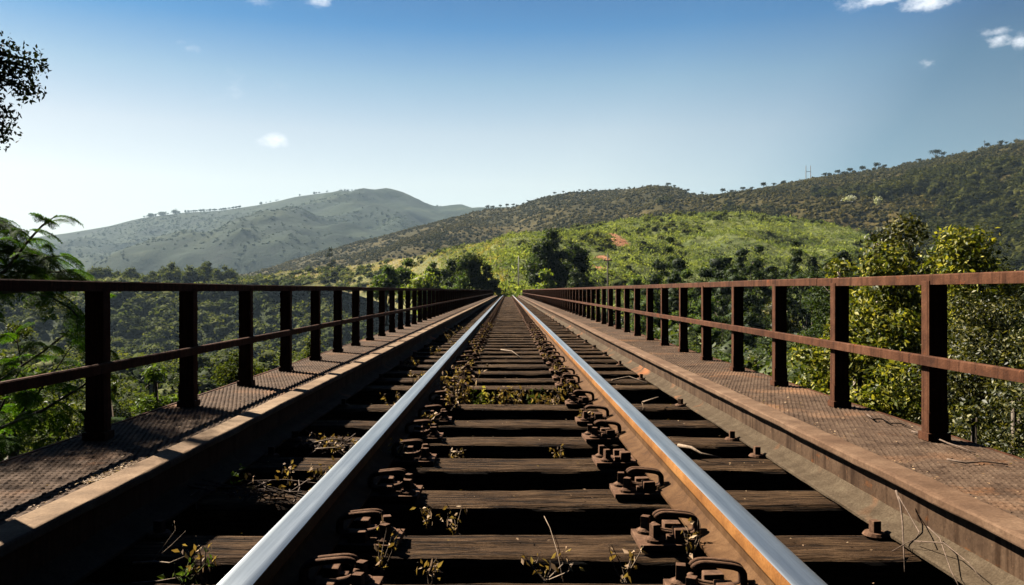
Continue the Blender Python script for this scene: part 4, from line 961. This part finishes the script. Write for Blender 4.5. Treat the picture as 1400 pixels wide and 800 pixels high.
V, Fa = leaf_geo(np.concatenate(Pn), .034, g, .5, .1, droop=.2); link('crown', fast_mesh('crown', V, Fa), M['leaf_silhouette'], e); wd.build('trunk', M['bark'], e, smooth=True)

# ------------------------------------------------------------------ weeds, twigs, litter
def weed(loc, label, h=.12, n=40, mat='leaf_dead', seed=0, spread=.06, leaf=.02, group='weeds growing in the track', stems=5, cat='weed', name='weed'):
    g = np.random.default_rng(seed); e = empty(name, loc); tag(e, label, cat, group); mb = MB(); Pn = []
    for s in range(stems):
        tip = np.array([g.normal() * spread, g.normal() * spread * .6, h * g.uniform(.6, 1.1)]); mid = tip * .5 + g.normal(size=3) * spread * .25
        mb.tube([(g.normal() * .006, g.normal() * .006, -.01), tuple(mid), tuple(tip)], [.0022, .0016, .0008], 5)
        for k in range(max(1, n // stems)): q = g.uniform(.25, 1.05); Pn.append((mid * 2 * q if q < .5 else mid + (tip - mid) * (q - .5) * 2) + g.normal(size=3) * .007)
    V, Fa = leaf_geo(np.array(Pn), leaf, g, .45, .2, fold=.5, droop=.3); link('foliage', fast_mesh('foliage', V, Fa), M[mat], e); mb.build('stem', M['twig'] if mat == 'leaf_dead' else M['stem_green'], e)
    return e
def gp(px, py, z=0.):   # point at height z under a picture position
    Y = F * (CZ - z) / (py - VY); return np.array([PX(px, Y), Y, z])
wl = [(588, 720, -.03, .06, 'leaf_dead', 'small dried weed left of centre on the third sleeper front'), (627, 728, -.01, .075, 'leaf_dead', 'curled dried weed standing behind the second sleeper left of centre'),
      (748, 790, -.03, .07, 'leaf_dead', 'dried curled leaves at the bottom centre before the second sleeper'), (856, 792, -.03, .09, 'leaf_dead', 'dried leafy weed near the right plate at the bottom of the picture'),
      (588, 796, -.02, .06, 'leaf_dead', 'small dried weed at the bottom edge left of centre'), (766, 627, -.03, .05, 'leaf_dead', 'small dried leaf tuft behind the third sleeper right of centre'),
      (622, 628, -.02, .04, 'leaf_dead', 'tiny dried weed at the left end behind the third sleeper'), (522, 790, -.05, .12, 'leaf_dead', 'dried twiggy weed beside the left fastening at the bottom'),
      (944, 757, .0, .09, 'leaf_dead', 'dried twiggy weed caught behind the nearest complete right fastening'),
      (395, 660, .0, .08, 'leaf_dead', 'small dried weed outside the left rail'), (432, 655, .0, .05, 'leaf_dead', 'tiny dried weed touching the left rail outside'),
      (280, 795, .0, .10, 'leaf_dead', 'dried leafy weed outside the left rail at the bottom'), (255, 798, .0, .07, 'leaf_mid', 'green sprig outside the left rail at the bottom edge')]
for i, (px, py, z, h, mt, lb) in enumerate(wl): weed(gp(px, py, z), lb, h, 26, mt, 400 + i, .03, .022)
g = np.random.default_rng(70)
for i, (px, lb) in enumerate(((632, 'tall brown weed at the left end of the sleeper gap'), (622, 'leafy dry weed beside the tall brown one in the gap'), (655, 'low dull green weed in the left of the sleeper gap'), (672, 'thin yellow weed in the sleeper gap'), (692, 'small brown weed near the middle of the sleeper gap'),
        (706, 'short dry weed in the middle of the sleeper gap'), (727, 'broad leaved green weed right of the middle of the sleeper gap'), (742, 'dry leafless weed right in the sleeper gap'), (756, 'dry leafy weed beside the right fastening at the sleeper gap'))):
    tall = .26 if i < 2 else .13; weed((PX(px, 5.15), 5.0 + .12 * g.random(), -.06), lb, tall, 90 if i < 2 else 50, ('leaf_dead', 'leaf_dead', 'leaf_shelf', 'leaf_drygrass', 'leaf_dead', 'leaf_dead', 'leaf_shelf', 'leaf_dead', 'leaf_dead')[i], 430 + i, .05, .035, stems=7)
for i in range(16):
    Y = 3.2 + i * .75; weed((-.43 + g.normal() * .05, Y, 0), 'dry brown weed scattered along the left rail fastenings', .09, 40, 'leaf_dead', 450 + i, .05, .026)
for i in range(9):
    Y = 3.4 + i * 1.3; weed((-.76 + g.normal() * .08, Y, 0.0), 'dry brown weed growing outside the left rail', .08, 40, 'leaf_dead', 470 + i, .06, .026)
for i in range(8):
    Y = 4.2 + i * 1.2; weed((.36 + g.normal() * .03, Y, .0), 'dry brown weed scattered along the right rail fastenings', .08, 36, 'leaf_dead', 490 + i, .04, .026)
# pile of dry twigs outside the left rail
def twig(pts, r, label, mat='twig', group='loose twigs on the bridge'):
    mb = MB(); P_ = [Vector(p) for p in pts]; c = sum(P_, Vector()) / len(P_); mb.tube([p - c for p in P_], list(np.linspace(r, r * .45, len(P_))), 7)
    return tag(mb.build('twig', M[mat], smooth=True, loc=c), label, 'twig', group)
def gpl(L, z): return [tuple(gp(px, py, zz)) for (px, py), zz in zip(L, z if hasattr(z, '__len__') else [z] * len(L))]
twig(gpl([(928, 609), (945, 612), (958, 620), (985, 626)], [.03, .045, .03, .02]), .008, 'pale curved twig lying on the sleepers right of the right rail')
twig(gpl([(685, 478), (700, 480), (712, 489)], [.02, .03, .01]), .007, 'pale branch lying across the track in the distance')
twig(gpl([(837, 520), (860, 515), (885, 524)], [.01, .03, .01]), .008, 'thin pale twig on the far sleepers right of the rail')
twig(gpl([(880, 560), (878, 550), (900, 543)], [.01, .06, .05]), .007, 'hooked pale twig beside the right rail')
twig(gpl([(1247, 590), (1256, 592), (1266, 597), (1280, 599), (1296, 606), (1312, 611), (1333, 619)], [.158, .161, .157, .162, .157, .160, .157]), .0045, 'long dark twig at the foot of the nearest right post', 'twig_dark')
twig(gpl([(1186, 567), (1194, 573), (1206, 573), (1218, 579), (1232, 579), (1247, 585)], [.157, .161, .157, .160, .157, .159]), .004, 'dark bent twig on the right walkway left of the nearest post', 'twig_dark')
twig(gpl([(1295, 628), (1320, 633), (1345, 631), (1378, 635)], .157), .0035, 'dark twig on the right walkway near the picture edge', 'twig_dark')
def wt(rows, r, label):
    return twig([tuple(P3(px, py, Y)) for px, py, Y in rows], r, label)
def gx(rows, r, label, mat='twig'):
    return twig([((X), (X - CX) * F / (px - VX), CZ + (VY - py) / F * (X - CX) * F / (px - VX)) for px, py, X in rows], r, label, mat)
gx([(1225, 671, 1.066), (1231, 690, 1.06), (1234, 715, 1.045), (1235, 740, 1.02), (1237, 782, .99)], .0032, 'dry stem hanging straight down over the right girder', 'twig_dark')
gx([(1225, 673, 1.066), (1240, 698, 1.06), (1257, 728, 1.04), (1252, 737, 1.03), (1240, 742, 1.02), (1195, 768, .97)], .0018, 'thin looping stem crossing the right girder flange', 'twig_dark')
gx([(1268, 720, 1.07), (1285, 736, 1.06), (1300, 780, 1.01), (1310, 800, .99)], .0018, 'thin dark stem on the lower right girder flange', 'twig_dark')
gx([(1250, 740, 1.04), (1290, 742, 1.05), (1325, 770, 1.03), (1345, 796, 1.02)], .0016, 'hair thin stem lying along the lower right girder flange', 'twig_dark')
wt([(744, 706, 2.35), (752, 722, 2.3), (762, 755, 2.1), (770, 796, 1.98)], .0011, 'thin dry stalk bending over the nearest sleepers right of centre')
wt([(206, 772, 2.0), (240, 725, 2.05), (238, 712, 2.05)], .0015, 'thin grass blade rising outside the left rail near the bottom')
wt([(212, 765, 2.0), (235, 745, 2.0), (254, 726, 2.0)], .0015, 'second thin grass blade rising outside the left rail')
wt([(182, 770, 2.0), (210, 768, 1.98), (232, 770, 1.95), (255, 760, 1.95)], .0035, 'bent pale stalk lying outside the left rail at the bottom')
wt([(180, 798, 1.9), (215, 795, 1.9), (275, 785, 1.9)], .003, 'pale stalk along the bottom edge outside the left rail')
wt([(430, 605, 3.3), (455, 600, 3.3), (480, 604, 3.3)], .004, 'pale dry stalk on the sleeper outside the left rail')
wt([(432, 614, 3.25), (460, 612, 3.25), (478, 609, 3.25)], .004, 'second pale dry stalk below the first outside the left rail')
for k, (cx_, cy_, lb) in enumerate(((360, 676, 'heap of broken dry twigs with a green sprig outside the left rail'), (452, 608, 'small heap of dry stalks on a sleeper outside the left rail'))):
    c = gp(cx_, cy_, .02); e = empty('twig_heap', c); tag(e, lb, 'twig heap'); mb = MB(); g = np.random.default_rng(500 + k)
    for _ in range(38):
        p = g.normal(size=3) * [.07, .028, .012] + [0, 0, .01]; d = g.normal(size=3) * [.06, .03, .02]; mb.tube([p - d, p + g.normal(size=3) * .006, p + d], [.003, .0025, .0012], 5)
    mb.build('twigs', M['twig_dark'], e); V, Fa = leaf_geo(g.normal(size=(40, 3)) * [.08, .03, .015] + [0, 0, .02], .02, g); link('leaves', fast_mesh('leaves', V, Fa), M['leaf_dead'], e)
    if k == 0:
        V, Fa = leaf_geo(g.normal(size=(14, 3)) * [.012, .01, .02] + [-.08, 0, .06], .02, g); link('foliage', fast_mesh('foliage', V, Fa), M['leaf_mid'], e)
# litter: fallen bits too many to count
g = np.random.default_rng(90); Pn = []
for _ in range(900):
    sx = 1 if g.random() < .6 else -1; x = g.uniform(1.18, 1.6) if g.random() < .6 else 1.172 + abs(g.normal()) * .03; Pn.append((sx * min(x, 1.6), 1.6 + 14 * g.random() ** 1.5, .1535))
for _ in range(500): Pn.append((g.uniform(-1.0, 1.0), near[g.integers(2, 22)] + g.uniform(.02, .19), .006))
for _ in range(350): Pn.append((-1.18 - abs(g.normal()) * .025, 2.25 + abs(g.normal()) * .12, .153))
V, Fa = leaf_geo(np.array(Pn), .011, g, .6, 2.5, fold=.3); tag(link('leaf_litter', fast_mesh('leaf_litter', V, Fa), M['leaf_dead']), 'dry leaf crumbs scattered over the walkways and sleepers', 'leaf litter', kind='stuff')
# wild grass between the end of the bridge and the hill
g = np.random.default_rng(91); n = 2600; X = g.uniform(-7, 7, n); Yv = g.uniform(87.5, 112, n); Zv = np.maximum(valley(X, Yv), -2)
blobs('grass', 'yellow green grass growing over the track beyond the bridge end', 'grass', np.stack([X, Yv, Zv + .1], 1), g.uniform(.25, .6, n), 'leaf_grass', 92, 20, .8, 1.0, core=False, asp=.2, up=0)
